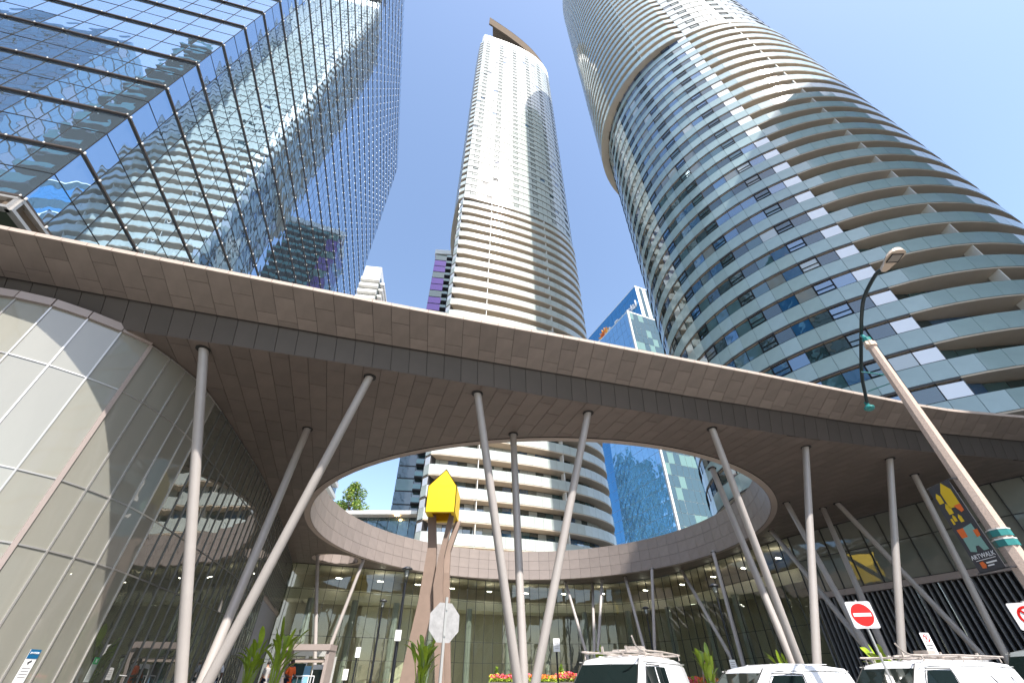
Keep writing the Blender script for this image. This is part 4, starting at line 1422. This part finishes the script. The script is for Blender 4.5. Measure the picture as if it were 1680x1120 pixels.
# no entry
c = Vector((9.3, 13.25, 2.98)); rt, up, nn = frame_dirs(c, 22)
s = thing('no_entry_sign', (9.35, 13.3, 0), 'no entry sign, red disc with a white bar on a square white board', 'sign')
board(s, 'board', c, rt, up, nn, .60, .60, .004, M['sign_white'], .04)
disc(s, 'red_disc', c + nn * .004, rt, up, nn, .255, .004, M['sign_red'])
board(s, 'white_bar', c + nn * .008, rt, up, nn, .42, .075, .004, M['sign_white'])
b = MB()
for q in ((1, 0), (-1, 0), (0, 1), (0, -1)):
    w_, h_ = (.006, .55) if q[0] else (.55, .006)
    b.box(c + nn * .004 + rt * q[0] * .277 + up * q[1] * .277, w_, .003, h_, ax=(rt, nn, up))
b.build('border_line', M['sign_black'], s)
b = MB(); b.tube([c - nn * .04 + up * .34, c - nn * .04 - up * 2.98 + Vector((.03, 0, 0))], .026, 8); b.build('post', M['galv'], s, smooth=True)
# back of the stop sign
c = Vector((-1.24, 9.25, 2.43)); rt, up, nn = frame_dirs(c, 28)
s = thing('stop_sign_back', (-1.47, 9.3, 0), 'bare metal back of an octagonal sign on a post in front of the sculpture', 'sign')
b = MB(); P = [c + rt * .33 * math.cos(R(22.5 + 45 * k)) + up * .33 * math.sin(R(22.5 + 45 * k)) for k in range(8)]
b.prism([p + nn * .002 for p in P], -nn * .004); b.build('octagon_plate', M['sign_back'], s)
b = MB(); b.box(c + nn * .02 + Vector((0, 0, .12 - 1.1)), .045, .03, 2.75, ax=(rt, nn, up)); b.build('post', M['galv'], s)
b = MB()
for k in range(2): b.box(c + nn * .042 + up * (.2 - .4 * k), .03, .02, .03, ax=(rt, nn, up))
b.build('bolt', M['galv'], s)
# small parking sign
c = Vector((12.9, 16.0, 2.50)); rt, up, nn = frame_dirs(c, 42)
s = thing('no_parking_sign', (12.95, 16.05, .2), 'small white no-parking sign with a red ring, above the racked van', 'sign')
board(s, 'board', c, rt, up, nn, .30, .60, .004, M['sign_white'], .02)
disc(s, 'red_ring', c + up * .16 + nn * .004, rt, up, nn, .105, .004, M['sign_red'], .083)
text_obj(s, 'P', c + up * .16 + nn * .006, rt, up, .16, M['sign_black'], 'letter')
b = MB(); q = (rt + up).normalized(); b.box(c + up * .16 + nn * .010, .2, .003, .02, ax=((rt - up).normalized(), nn, q)); b.build('red_slash', M['sign_red'], s)
for k in range(3):
    board(s, 'text_bar', c + up * (-.02 - .07 * k) + nn * .004, rt, up, nn, .2 - .04 * k, .022, .003, M['sign_black'])
b = MB(); b.tube([c - nn * .03 + up * .3, c - nn * .03 - up * 2.4], .022, 8); b.build('post', M['galv'], s)
# sign cut by the right edge, with the back of a smaller board under it
c = Vector((10.08, 9.75, 2.58)); rt, up, nn = frame_dirs(c, 14)
s = thing('turn_ban_sign', (10.1, 9.8, 0), 'white sign with a red ring cut off by the right edge of the photo', 'sign')
board(s, 'board', c, rt, up, nn, .45, .45, .004, M['sign_white'], .03)
disc(s, 'red_ring', c + nn * .004 + rt * .02, rt, up, nn, .17, .004, M['sign_red'], .13)
b = MB(); b.box(c + nn * .008 + rt * .02, .3, .003, .035, ax=((rt - up).normalized(), nn, (rt + up).normalized())); b.build('red_slash', M['sign_red'], s)
board(s, 'arrow_stem', c + nn * .006 + rt * .02, rt, up, nn, .03, .16, .003, M['sign_black'])
board(s, 'lower_board', c - up * .36 + rt * -.02, rt, up, nn, .38, .22, .004, M['sign_white'])
b = MB(); b.tube([c - nn * .03 + up * .25 + rt * .05, c - nn * .03 - up * 2.6 + rt * .05], .03, 8); b.build('post', M['galv'], s)

# ------------------------------------------------------------------ plaza lamp posts with notices
def lamp_post(x, y, h, label, z=.8):
    t = thing('plaza_lamp_post', (x, y, z), label, 'lamp post', 'black plaza lamp posts')
    b = MB(); b.tube([(0, 0, 0), (0, 0, h * .5), (0, 0, h - .75)], [.085, .07, .055], 10); o = b.build('post', M['black'], None, smooth=True); o.parent = t
    b = MB()
    for k in range(4):
        a = R(90 * k + 45)
        b.tube([(math.cos(a) * .05, math.sin(a) * .05, h - .80), (math.cos(a) * .10, math.sin(a) * .10, h - .45), (math.cos(a) * .24, math.sin(a) * .24, h - .10)], .014, 5)
    o = b.build('lamp_cage', M['black'], None); o.parent = t
    b = MB(); lathe(b, (0, 0, h - .10), [(0, .14), (.10, .13), (.27, .04), (.29, 0), (.26, -.03), (0, -.02)]); o = b.build('lamp_cap', M['black'], None, smooth=True); o.parent = t
    b = MB(); lathe(b, (0, 0, h - .45), [(0, -.04), (.09, 0), (.12, .2), (.10, .3), (0, .3)], 12); o = b.build('lamp_glass', M['win'][3], None, smooth=True); o.parent = t
    return t
lamp_post(-5.6, 25.2, 5.62, 'nearest black plaza lamp post, left of the sculpture legs')
lamp_post(-9.7, 37.0, 5.7, 'small far black lamp post between the entrance and the nearest lamp post')
lamp_post(10.8, 40.0, 5.6, 'far black lamp post in front of the lobby glass, right of centre')
lamp_post(12.6, 30.0, 5.6, 'black lamp post under the right part of the oval opening')
def notice(x, y, z, w, h, label, post=True, mtl=None, pz=.8, pm=None):
    t = thing('notice_board', (x, y, pz), label, 'notice')
    c = Vector((x, y, z)); rt, up, nn = frame_dirs(c, 8)
    board(t, 'board', c + nn * .10, rt, up, nn, w, h, .02, mtl or M['sign_white'])
    for k in range(4):
        board(t, 'text_bar', c + nn * .114 + up * h * (.28 - .17 * k), rt, up, nn, w * (.7 - .1 * (k % 2)), h * .045, .004, M['grey_cloth'])
    if post:
        b = MB(); b.tube([(x, y, pz), (x, y, z + h / 2)], .04, 8); b.build('post', pm or M['black'], t)
    return t
notice(-5.6, 25.1, 3.4, .29, .44, 'small white notice fixed to the nearest black lamp post', post=False)
notice(-8.15, 27.6, 2.85, .24, .44, 'white notice on a thin post just left of the nearest lamp post')
notice(-8.9, 28.6, 1.95, .26, .46, 'low white notice on a thin post, right of the entrance portal')
notice(2.05, 24.0, 2.95, .30, .50, 'white notice on a dark post between the middle columns and the first van')
notice(10.2, 24.5, 2.2, .26, .46, 'white notice on a dark post above the roof of the plain white van')

# notices on the podium glass
def on_wall(px_, z):
    """point of the podium wall at a compass bearing"""
    best = None
    W_ = front + side[1:]
    for A, B in zip(W_, W_[1:]):
        fa, fb = A.x - px_ * A.y, B.x - px_ * B.y
        if fa * fb <= 0 and fa != fb:
            t = fa / (fa - fb); p = A.lerp(B, t); n = wall_normal(A, B, (0, 0, 0))
            best = (V3(p, z), n)
    return best
for (q, z, w, h, label, hm) in ((-.915, 1.88, .27, .62, 'white camera notice with a blue 24 HOUR header on the podium glass', 'sign_blue'), (-.79, 1.86, .24, .54, 'pale notice with a green header on the podium glass', 'sign_green')):
    hit = on_wall(q, z)
    c, nn = hit; up = Vector((0, 0, 1)); rt = up.cross(nn)
    t = thing('glass_notice', tuple(c), label, 'notice')
    m_ = M['sign_white'] if hm == 'sign_blue' else M['win'][3]
    board(t, 'sheet', c + nn * .03, rt, up, nn, w, h, .006, m_)
    board(t, 'header', c + nn * .036 + up * (h * .5 - h * .14), rt, up, nn, w, h * .28, .004, M[hm])
    if hm == 'sign_blue':
        text_obj(t, '24 HOUR', c + nn * .042 + up * (h * .39), rt, up, w * .2, M['sign_white'])
        b = MB(); cc_ = c + nn * .036 + up * h * .12; ax_ = (rt + up * .6).normalized(); b.box(cc_, .09, .004, .03, ax=(ax_, nn, nn.cross(ax_))); b.box(cc_ - up * .03 - rt * .01, .012, .004, .05, ax=(rt, nn, up)); b.build('camera_symbol', M['sign_black'], t)
    else:
        b = MB(); cc_ = c + nn * .041 + up * h * .36
        b.box(cc_ - rt * .03, .012, .003, .09, ax=(rt, nn, up)); b.box(cc_ + rt * .03, .012, .003, .09, ax=(rt, nn, up)); b.box(cc_, .012, .003, .1, ax=((rt + up * .6).normalized(), nn, (up - rt * .6).normalized())); b.build('white_symbol', M['sign_white'], t)
    for k in range(4):
        board(t, 'text_bar', c + nn * .036 - up * h * (.06 + .09 * k), rt, up, nn, w * (.75 - .08 * (k % 2)), h * .018, .003, M['grey_cloth'])

# ------------------------------------------------------------------ entrance portal by the lobby
kx, ky = -10.9, 28.2
ks = thing('entrance_portal', (kx, ky, .8), 'brown framed ticket kiosk portal with blue and white screens inside', 'kiosk')
for name, c, sz, m_ in (('post', (-1.15, 0, 1.2), (.16, 1.0, 2.4), 'brown_frame'), ('post', (1.15, 0, 1.2), (.16, 1.0, 2.4), 'brown_frame'), ('head_beam', (0, -.05, 2.28), (2.5, 1.1, .26), 'brown_frame'),
                        ('cross_beam', (0, -.2, 1.72), (2.14, .3, .16), 'lip'), ('glass_panel', (-.55, .1, .85), (.9, .05, 1.5), 'dark_glass'), ('screen', (.1, .0, .9), (.34, .08, 1.2), 'poster'),
                        ('vending_case', (.72, .1, .8), (.62, .5, 1.5), 'sign_white'), ('case_window', (.72, -.17, 1.0), (.5, .03, .7), 'carglass')):
    b = MB(); b.box((kx + c[0], ky + c[1], .8 + c[2] + (0 if name != 'x' else 0)), *sz); b.build(name, M[m_], ks)
fence = thing('white_crowd_barrier', (-10.6, 26.6, .8), 'low white railing in front of the kiosk portal', 'railing')
for k in range(7):
    b = MB(); b.tube([(-11.4 + k * .27, 26.6, .8), (-11.4 + k * .27, 26.6, 1.86)], .02, 6); b.build('bar', M['sign_white'], fence)
for z in (1.25, 1.86):
    b = MB(); b.tube([(-11.4, 26.6, z), (-9.78, 26.6, z)], .025, 6); b.build('rail', M['sign_white'], fence)

# ------------------------------------------------------------------ vehicles
def van(name, loc, heading, label, paint, L, W, H, rack=False, glassrear=True, decal=False, hood=.95, seed=1):
    t = thing(name, (0, 0, 0), label, 'van')
    hl = L / 2; cz = 1.12 * H / 2.05
    # stations: x, half width, sill z, belt z, roof half width, top z
    xw0 = hl - hood           # windscreen foot
    xw1 = xw0 - .80           # windscreen top
    S = [(hl, W * .40, .45, .62, W * .36, .80), (hl - .10, W * .47, .32, .72, W * .42, .98), (hl - hood * .55, W * .49, .28, .86, W * .43, 1.10), (xw0 + .03, W * .5, .28, .95, W * .44, cz + .10),
         (xw1, W * .5, .28, 1.02, W * .395, H - .06), (xw1 - .45, W * .5, .28, 1.05, W * .40, H), (0, W * .5, .28, 1.05, W * .405, H + .01), (-hl + .7, W * .5, .28, 1.05, W * .40, H), (-hl + .12, W * .495, .30, 1.05, W * .39, H - .05), (-hl, W * .48, .40, 1.0, W * .37, H - .22)]
    b = MB()
    rings = []
    for (x, w, s0, bz, rw_, tz) in S:
        pts = [(w * .94, s0), (w, s0 + .12), (w, bz), (w * .985, bz + (tz - bz) * .25), (rw_ + (w - rw_) * .22, tz - min(.14, (tz - bz) * .35)), (rw_ * .93, tz - .03), (rw_ * .55, tz)]
        full = [(x, -y, z) for y, z in pts] + [(x, y, z) for y, z in reversed(pts)]
        i0 = len(b.v); b.v.extend(full); rings.append(i0)
    m = 14
    for a, c in zip(rings, rings[1:]):
        for k in range(m - 1):
            b.f.append((a + k, a + k + 1, c + k + 1, c + k)); b.m.append(b.mi(None))
        b.f.append((a + m - 1, a, c, c + m - 1)); b.m.append(0)
    b.f.append(tuple(rings[0] + k for k in reversed(range(m)))); b.m.append(0)
    b.f.append(tuple(rings[-1] + k for k in range(m))); b.m.append(0)
    def add(bb, nm, mt, sm=False):
        o = bb.build(nm, mt, None, smooth=sm); o.parent = t; return o
    add(b, 'body', paint, True)
    # windscreen
    w0, w1 = W * .435, W * .375
    g = MB(); e = .022
    za, zb2 = cz + .14, H - .10
    dx = (xw1 + .03) - (xw0 - .01)
    nx = Vector((zb2 - za, 0, -dx)).normalized() * e
    c0 = [Vector((xw0 - .0, -w0, za)), Vector((xw0 - .0, w0, za)), Vector((xw1 + .02, w1, zb2)), Vector((xw1 + .02, -w1, zb2))]
    c0[2] = c0[1].lerp(c0[2], .86); c0[3] = c0[0].lerp(c0[3], .86)
    mid0 = Vector((xw0 + .05, 0, za)); mid1 = mid0.lerp(Vector((xw1 + .06, 0, zb2 + .01)), .86)
    for q in ([c0[0], mid0, mid1, c0[3]], [mid0, c0[1], c0[2], mid1]):
        g.prism([p + nx for p in q], -nx * .8)
    add(g, 'windscreen', M['carglass'])
    for sgn_ in (1, -1):
        def side(x0_, x1_, x2_, x3_, z0_2, z1_2):
            yb_ = W * .5 + .004; yt_ = W * .405 + (W * .5 - W * .405) * .30
            f = lambda z: yb_ - (yb_ - yt_) * max(0, (z - 1.1) / (H - 1.2)) + .004
            return [Vector((x0_, f(z0_2) * sgn_, z0_2)), Vector((x1_, f(z0_2) * sgn_, z0_2)), Vector((x2_, f(z1_2) * sgn_, z1_2)), Vector((x3_, f(z1_2) * sgn_, z1_2))]
        zlo, zhi = 1.16, H - .22
        wins = [side(xw0 - .28, xw1 - .95, xw1 - .95, xw1 - .12, zlo, zhi)]
        if glassrear == 'two': wins = [side(xw0 - .28, xw1 - .62, xw1 - .62, xw1 - .10, zlo, zhi), side(xw1 - .74, xw1 - 1.45, xw1 - 1.38, xw1 - .74, zlo, zhi)]
        for q in wins:
            g = MB(); off_ = Vector((0, -.012 * sgn_, 0))
            if sgn_ < 0: q = list(reversed(q))
            g.prism([p + Vector((0, .006 * sgn_, 0)) for p in reversed(q)], off_); add(g, 'side_window', M['carglass'])
        # panel crease lines on the load bay
        for (xa, xb2) in ((xw1 - 1.2, xw1 - 1.2), (xw1 - 2.3, xw1 - 2.3)):
            g = MB(); g.prism([p + Vector((0, .003 * sgn_, 0)) for p in side(xa, xa - .014, xa - .014, xa, .5, zhi + .06)], (0, -.004 * sgn_, 0)); add(g, 'door_seam', M['slab_dark'])
        g = MB(); g.box((xw0 - .22, sgn_ * (W * .5 + .13), 1.22), .12, .18, .26); add(g, 'wing_mirror', M['black'])
        for wx in (hl - .85, -hl + 1.0):
            g = MB(); g.tube([(wx, sgn_ * (W * .5 - .22), .36), (wx, sgn_ * (W * .5 + .01), .36)], .36, 20)
            wh = add(g, 'wheel', M['rubber'], True)
            g = MB(); g.tube([(wx, sgn_ * (W * .5 - .0), .36), (wx, sgn_ * (W * .5 + .02), .36)], .2, 14); r_ = g.build('rim', M['galv']); r_.parent = wh
        g = MB(); g.box((hl - .04, sgn_ * W * .34, .72), .08, .26, .18); add(g, 'headlight', M['lens'])
    g = MB(); g.box((hl + .01, 0, .45), .12, W * .88, .2); add(g, 'bumper', M['black'])
    g = MB(); g.box((hl - .02, 0, .74), .06, W * .5, .16); add(g, 'grille', M['black'])
    for y_ in (-.35, .3):
        g = MB(); g.tube([(xw0 + .06, y_, cz + .16), (xw0 - .18, y_ + .25, cz + .40)], .012, 5); add(g, 'wiper', M['rubber'])
    g = MB()
    for y_ in (-.55, -.28, 0, .28, .55):
        g.box(((xw1 - .5 - hl + .5) / 2, y_, H + .008), (xw1 - .5) + hl - .6, .05, .012)
    add(g, 'roof_rib', paint)
    for sgn_ in (1, -1):   # black rubber round the windscreen, rain gutter over the doors
        g = MB()
        a_ = Vector((xw0 + .0, sgn_ * w0, za)); c_ = Vector((xw1 + .02, sgn_ * w1, zb2))
        g.tube([a_ + nx, c_ + nx], .014, 5); add(g, 'windscreen_seal', M['rubber'])
        g = MB(); g.tube([(xw1 + .1, sgn_ * W * .425, H - .13), (-hl + .15, sgn_ * W * .425, H - .13)], .012, 5); add(g, 'rain_gutter', M['galv'])
        q = side(xw0 - .24, xw1 - .99, xw1 - .99, xw1 - .07, zlo - .04, zhi + .035)
        g = MB()
        for i_ in range(4): g.tube([q[i_], q[(i_ + 1) % 4]], .011, 4)
        add(g, 'window_seal', M['rubber'])
    g = MB(); g.tube([(xw0 - .35, 0, cz + .22), (xw0 - .35, .01, cz + .23)], .09, 12); add(g, 'rear_view_mirror', M['black'])
    for y_ in (-.42, .42):
        g = MB(); g.box((xw0 - 1.45, y_, 1.35), .14, .46, .5); g.box((xw0 - 1.45, y_, 1.68), .1, .24, .16); add(g, 'seat', M['navy'])
    if decal:
        for (xa, za_, xb2, zb3) in ((-1.2, 1.72, -2.15, .8), (-1.2, 1.72, -1.75, .9), (-1.95, 1.72, -2.0, 1.2), (-1.95, 1.72, -2.5, .9)):
            g = MB(); d_ = Vector((xb2 - xa, 0, zb3 - za_)); L_ = d_.length; d_.normalize()
            g.box((( xa + xb2) / 2, W * .5 + .014, (za_ + zb3) / 2), L_, .006, .022, ax=(d_, Vector((0, 1, 0)), Vector((-d_.z, 0, d_.x)))); add(g, 'stripe_decal', M['decal'])
    if rack:
        r_ = thing('ladder_rack', (0, 0, 0), rack, 'roof rack')
        r_['category'] = None; del r_['category']; del r_['label']; r_.name = 'ladder_rack'; r_.parent = t
        def ra(bb, nm): 
            o = bb.build(nm, M['rack']); o.parent = r_
        xr0, xr1 = xw1 - .1, -hl + .35
        for k in range(3):
            xx = xr0 + (xr1 - xr0) * (k + .1) / 2.2
            g = MB(); g.tube([(xx, -W * .42, H - .06), (xx, -W * .42, H + .07), (xx, W * .42, H + .07), (xx, W * .42, H - .04)], .022, 6); ra(g, 'cross_bar')
            for y in (-.3, .35): g = MB(); g.box((xx + .02, y, H + .14), .05, .05, .12); ra(g, 'clamp_post')
        for y in (-W * .40, W * .40, W * .12):
            g = MB(); g.tube([(xr0 + .1, y, H + .09), ((xr0 + xr1) / 2, y, H + .115), (xr1 - .1, y, H + .09)], .024, 6); ra(g, 'side_rail')
        g = MB(); g.tube(catmull([(xr0 - .1, W * .40, H + .09), (xr0 + .25, W * .42, H + .10), (xr0 + .5, W * .43, H + .18), (xr0 + .64, W * .43, H + .34)], sub=4), .022, 6); ra(g, 'bent_hook')
        g = MB(); g.box((xr0 - .9, 0, H + .13), .5, .5, .05); g.box((xr0 - 1.2, .2, H + .19), .3, .4, .10); ra(g, 'folded_ladder')
    t.location = loc; t.rotation_euler = (0, 0, heading)
    return t
hd = math.atan2(-.28, -.96)
van('racked_van', (2.95, 13.9, .01), math.atan2(-.90, -.42) - R(9), 'white van with a loaded roof rack facing the camera, left of the other vans', M['van'], 5.2, 1.95, 2.10, rack='rack', glassrear='two')
van('plain_van', (6.35, 13.6, .01), hd, 'plain white van without a roof rack, between the two racked vans', M['van'], 4.2, 1.78, 1.92, glassrear=True, hood=.8)
van('striped_van', (11.45, 15.1, .01), hd, 'white van with roof rack and thin black side stripes under the no entry sign', M['van'], 5.4, 2.0, 2.05, rack='rack', glassrear=True, decal=True)
van('silver_van', (17.9, 17.1, .01), hd, 'silver van cut off at the bottom right corner', M['silver'], 5.6, 2.0, 2.45, glassrear=True)

# ------------------------------------------------------------------ people
def person(loc, heading, label, shirt, trousers, skin, lean=0.0, arm='down', H=1.74):
    t = thing('person', (0, 0, 0), label, 'person')
    k = H / 1.74
    ah = {'down': [(0, -.27, 1.10), (.06, -.28, .86), (.08, -.28, .76)], 'phone': [(.05, -.25, 1.13), (.22, -.14, 1.30), (.20, -.07, 1.42)], 'carry': [(.02, -.26, 1.10), (.24, -.20, 1.05), (.33, -.16, 1.06)]}
    al = {'down': [(0, .27, 1.10), (.04, .28, .86), (.06, .28, .76)], 'phone': [(0, .27, 1.10), (.12, .24, .90), (.17, .2, .85)], 'carry': [(.02, .26, 1.10), (.24, .20, 1.05), (.33, .16, 1.06)]}
    def skinmesh(name, V, Ed, Rr, m, root=0, sub=2):
        me = bpy.data.meshes.new(name); me.from_pydata([(x * k, y * k, z * k) for x, y, z in V], Ed, [])
        o = bpy.data.objects.new(name, me); COL.objects.link(o); o.parent = t
        me.materials.append(m)
        md = o.modifiers.new('skin', 'SKIN'); md.use_smooth_shade = True
        lay = me.skin_vertices[0].data
        for i, r in enumerate(Rr): lay[i].radius = (r[0] * k, r[1] * k) if isinstance(r, tuple) else (r * k, r * k)
        lay[root].use_root = True
        s_ = o.modifiers.new('sub', 'SUBSURF'); s_.levels = s_.render_levels = sub
        return o
    V = [(0, 0, .95), (0, 0, 1.15), (0, 0, 1.36), (0, 0, 1.47), (.01, 0, 1.54), (.02, 0, 1.62), (.01, 0, 1.70),
         (0, -.17, 1.40), ah[arm][0], ah[arm][1], ah[arm][2], (0, .17, 1.40), al[arm][0], al[arm][1], al[arm][2],
         (0, -.10, .90), (.02, -.11, .50), (-.02, -.12, .09), (.12, -.13, .04), (0, .10, .90), (.02, .11, .50), (-.02, .12, .09), (.12, .13, .04)]
    Ed = [(0, 1), (1, 2), (2, 3), (3, 4), (4, 5), (5, 6), (2, 7), (7, 8), (8, 9), (9, 10), (2, 11), (11, 12), (12, 13), (13, 14), (0, 15), (15, 16), (16, 17), (17, 18), (0, 19), (19, 20), (20, 21), (21, 22)]
    Rr = [(.14, .11), (.13, .10), (.14, .11), .055, .065, .088, .075, .06, .045, .036, .030, .06, .045, .036, .030, .085, .06, .045, .035, .085, .06, .045, .035]
    skinmesh('body', V, Ed, Rr, skin)
    Vs = [V[0], V[1], V[2], (0, 0, 1.43), V[7], (V[8][0], V[8][1], V[8][2] + .04), V[11], (V[12][0], V[12][1], V[12][2] + .04), (0, 0, .88)]
    skinmesh('shirt', Vs, [(0, 1), (1, 2), (2, 3), (2, 4), (4, 5), (2, 6), (6, 7), (0, 8)], [(.165, .135), (.155, .125), (.165, .13), .075, .078, .064, .078, .064, (.16, .13)], shirt)
    Vt = [V[0], V[15], V[16], V[17], V[19], V[20], V[21]]
    skinmesh('trousers', Vt, [(0, 1), (1, 2), (2, 3), (0, 4), (4, 5), (5, 6)], [(.155, .125), .10, .075, .06, .10, .075, .06], trousers)
    b = MB(); lathe(b, (-.01 * k, 0, 1.645 * k), [(.0, .105 * k), (.06 * k, .095 * k), (.092 * k, .05 * k), (.098 * k, 0), (.085 * k, -.03 * k)], 14)
    o = b.build('hair', M['hair'], None, smooth=True); o.parent = t
    t.location = loc; t.rotation_euler = (0, lean, heading)
    return t
person((-13.6, 24.6, .8), R(-60), 'person in a white T-shirt holding a phone beside the left columns', M['tee'], M['navy'], M['skin1'], arm='phone')
person((-13.4, 29.2, .8), R(170), 'person in grey walking by the lobby doors, right of the white T-shirt', M['grey_cloth'], M['navy'], M['skin2'])
person((-10.6, 25.6, .8), R(-30), 'person in an orange and yellow vest in front of the kiosk portal', M['orange_vest'], M['navy'], M['skin1'], arm='carry', H=1.68)
person((-6.1, 30.6, .8), R(200), 'person in pale clothes standing behind the sculpture legs', M['tee'], M['navy'], M['skin2'], H=1.68)
person((9.3, 25.4, .8), R(230), 'person in a grey top walking between the plants and the plain van', M['grey_cloth'], M['navy'], M['skin2'], H=1.66)

# ------------------------------------------------------------------ planting
def bed(cx_, cy_, L, D, ang, label, seed, zt_=1.62):
    t = thing('flower_planter', (cx_, cy_, .8), label, 'planter')
    e = Vector((math.cos(ang), math.sin(ang), 0)); n = Vector((-e.y, e.x, 0))
    b = MB(); b.box((cx_, cy_, .8 + (zt_ - .8) / 2), L, D, zt_ - .8, ax=(e, n, Vector((0, 0, 1)))); b.build('planter_box', M['planter'], t)
    b = MB(); b.box((cx_, cy_, zt_ + .02), L - .2, D - .2, .04, ax=(e, n, Vector((0, 0, 1)))); b.build('soil', M['soil'], t)
    rnd = random.Random(seed)
    v, f, mi = [], [], []
    for k in range(int(L * D * 420)):
        u, w = rnd.uniform(-L / 2 + .05, L / 2 - .05), rnd.uniform(-D / 2 + .05, D / 2 - .05)
        hgt = rnd.uniform(.05, .36) + .06 * math.sin(u * 2.3) + .05 * math.sin(u * 5.1 + w)
        c = Vector((cx_, cy_, zt_)) + e * u + n * w + Vector((0, 0, max(.03, hgt)))
        a = Vector((rnd.gauss(0, 1), rnd.gauss(0, 1), rnd.gauss(.8, .8))).normalized()
        s_ = rnd.uniform(.025, .06)
        p = a.orthogonal().normalized() * s_; q = a.cross(p)
        i = len(v); v += [tuple(c - p), tuple(c - q), tuple(c + p), tuple(c + q)]; f.append((i, i + 1, i + 2, i + 3))
        z_ = math.sin(u * 1.7 + seed) + rnd.gauss(0, .5)
        mi.append(3 if hgt < .17 or rnd.random() < .22 else (0 if z_ > .2 else (1 if z_ > -1.1 else 2)))
    me = bpy.data.meshes.new('flowers'); me.from_pydata(v, [], f)
    for m in (M['fl_or'], M['fl_pk'], M['fl_rd'], M['leafb']): me.materials.append(m)
    me.polygons.foreach_set('material_index', mi)
    o = bpy.data.objects.new('flowers', me); COL.objects.link(o); o['kind'] = 'stuff'
    o.parent = t; o.matrix_parent_inverse = t.matrix_basis.inverted()
    return t
bed(2.5, 29.5, 7.6, 1.8, R(3), 'long planter of orange and pink flowers behind the middle columns', 3)
bed(8.9, 27.2, 5.5, 1.3, R(12), 'planter of red flowers behind the two middle vans', 6, 1.40)
def canna(x, y, z, h, n, label, seed, m=None):
    rnd = random.Random(seed)
    t = thing('leafy_plant', (x, y, z), label, 'plant', 'broad-leaved plants in the plaza beds')
    for k in range(n * 3):
        a = rnd.uniform(0, 6.28); tilt = rnd.uniform(.04, .24)
        sb = MB(); hs = h * rnd.uniform(.40, .78)
        e = Vector((math.cos(a) * tilt * hs, math.sin(a) * tilt * hs, hs))
        sb.tube([(0, 0, 0), tuple(e * .5), tuple(e)], [.018, .014, .010], 5)
        o = sb.build('stem', M['leafb']); o.parent = t
        # one broad leaf: a tapering, arching blade folded on its midrib
        L = h * rnd.uniform(.20, .36); w = L * rnd.uniform(.08, .14); b2 = rnd.uniform(.1, .9); a2 = a + rnd.uniform(-.7, .7)
        d = Vector((math.cos(a2), math.sin(a2), 0)); s_ = Vector((-d.y, d.x, 0)); lb = MB()
        prev = None
        for i in range(8):
            u = i / 7
            c = e + d * (L * math.sin(b2 * u * 1.2) * .9) + Vector((0, 0, L * (u - b2 * u * u * .62)))
            ww = w * math.sin(math.pi * min(1, u * .93 + .07)) ** .8 if u < 1 else .002
            row = (c - s_ * ww + Vector((0, 0, ww * .35)), c, c + s_ * ww + Vector((0, 0, ww * .35)))
            if prev:
                lb.face([prev[0], prev[1], row[1], row[0]]); lb.face([prev[1], prev[2], row[2], row[1]])
            prev = row
        o = lb.build('leaf', m or M['leafb'], None, smooth=True); o.parent = t
    return t
canna(-10.0, 20.5, .7, 2.5, 9, 'tall broad-leaved plant beside the entrance columns at the left', 31)
canna(-8.9, 20.2, .7, 2.75, 8, 'tall broad-leaved plant with upright leaf between the left columns and the lamp post', 37)
canna(-3.35, 20.0, .7, 2.45, 11, 'yellow-green leafy plant at the foot of the sculpture, behind the octagonal sign', 32)
canna(4.0, 23.5, .7, 2.1, 8, 'drooping leafy plant just left of the rack-laden van', 33)
canna(7.9, 21.5, .7, 2.05, 9, 'bright leafy plant between the first van and the plain van', 34)
canna(10.4, 20.3, .7, 1.95, 8, 'small leafy plant peeking over the plain van roof', 35)
canna(13.0, 18.3, .4, 2.35, 10, 'bright leafy plant between the plain van and the striped van', 36)
def cone_shrub(x, y, h, label, seed):
    t = thing('conical_shrub', (x, y, 1.55), label, 'shrub', 'small conical shrubs behind the flower bed')
    b = MB(); b.tube([(0, 0, 0), (0, 0, h * .8)], [.04, .01], 6); o = b.build('trunk', M['bark']); o.parent = t
    leaf_cloud([(0, 0, h * (.12 + .8 * q / 9), .30 * (1 - q / 10) * h) for q in range(9)], 420, .06, [M['leafd'], M['leafb']], seed, 'crown', t)
for i, (x, y, h) in enumerate(((-.9, 31.2, .9), (2.9, 31.4, 1.05), (5.0, 31.3, .7))):
    cone_shrub(x, y, h, ('conical shrub left of the middle columns', 'taller conical shrub right of the middle columns', 'low round shrub left of the rack-laden van')[i], 50 + i)
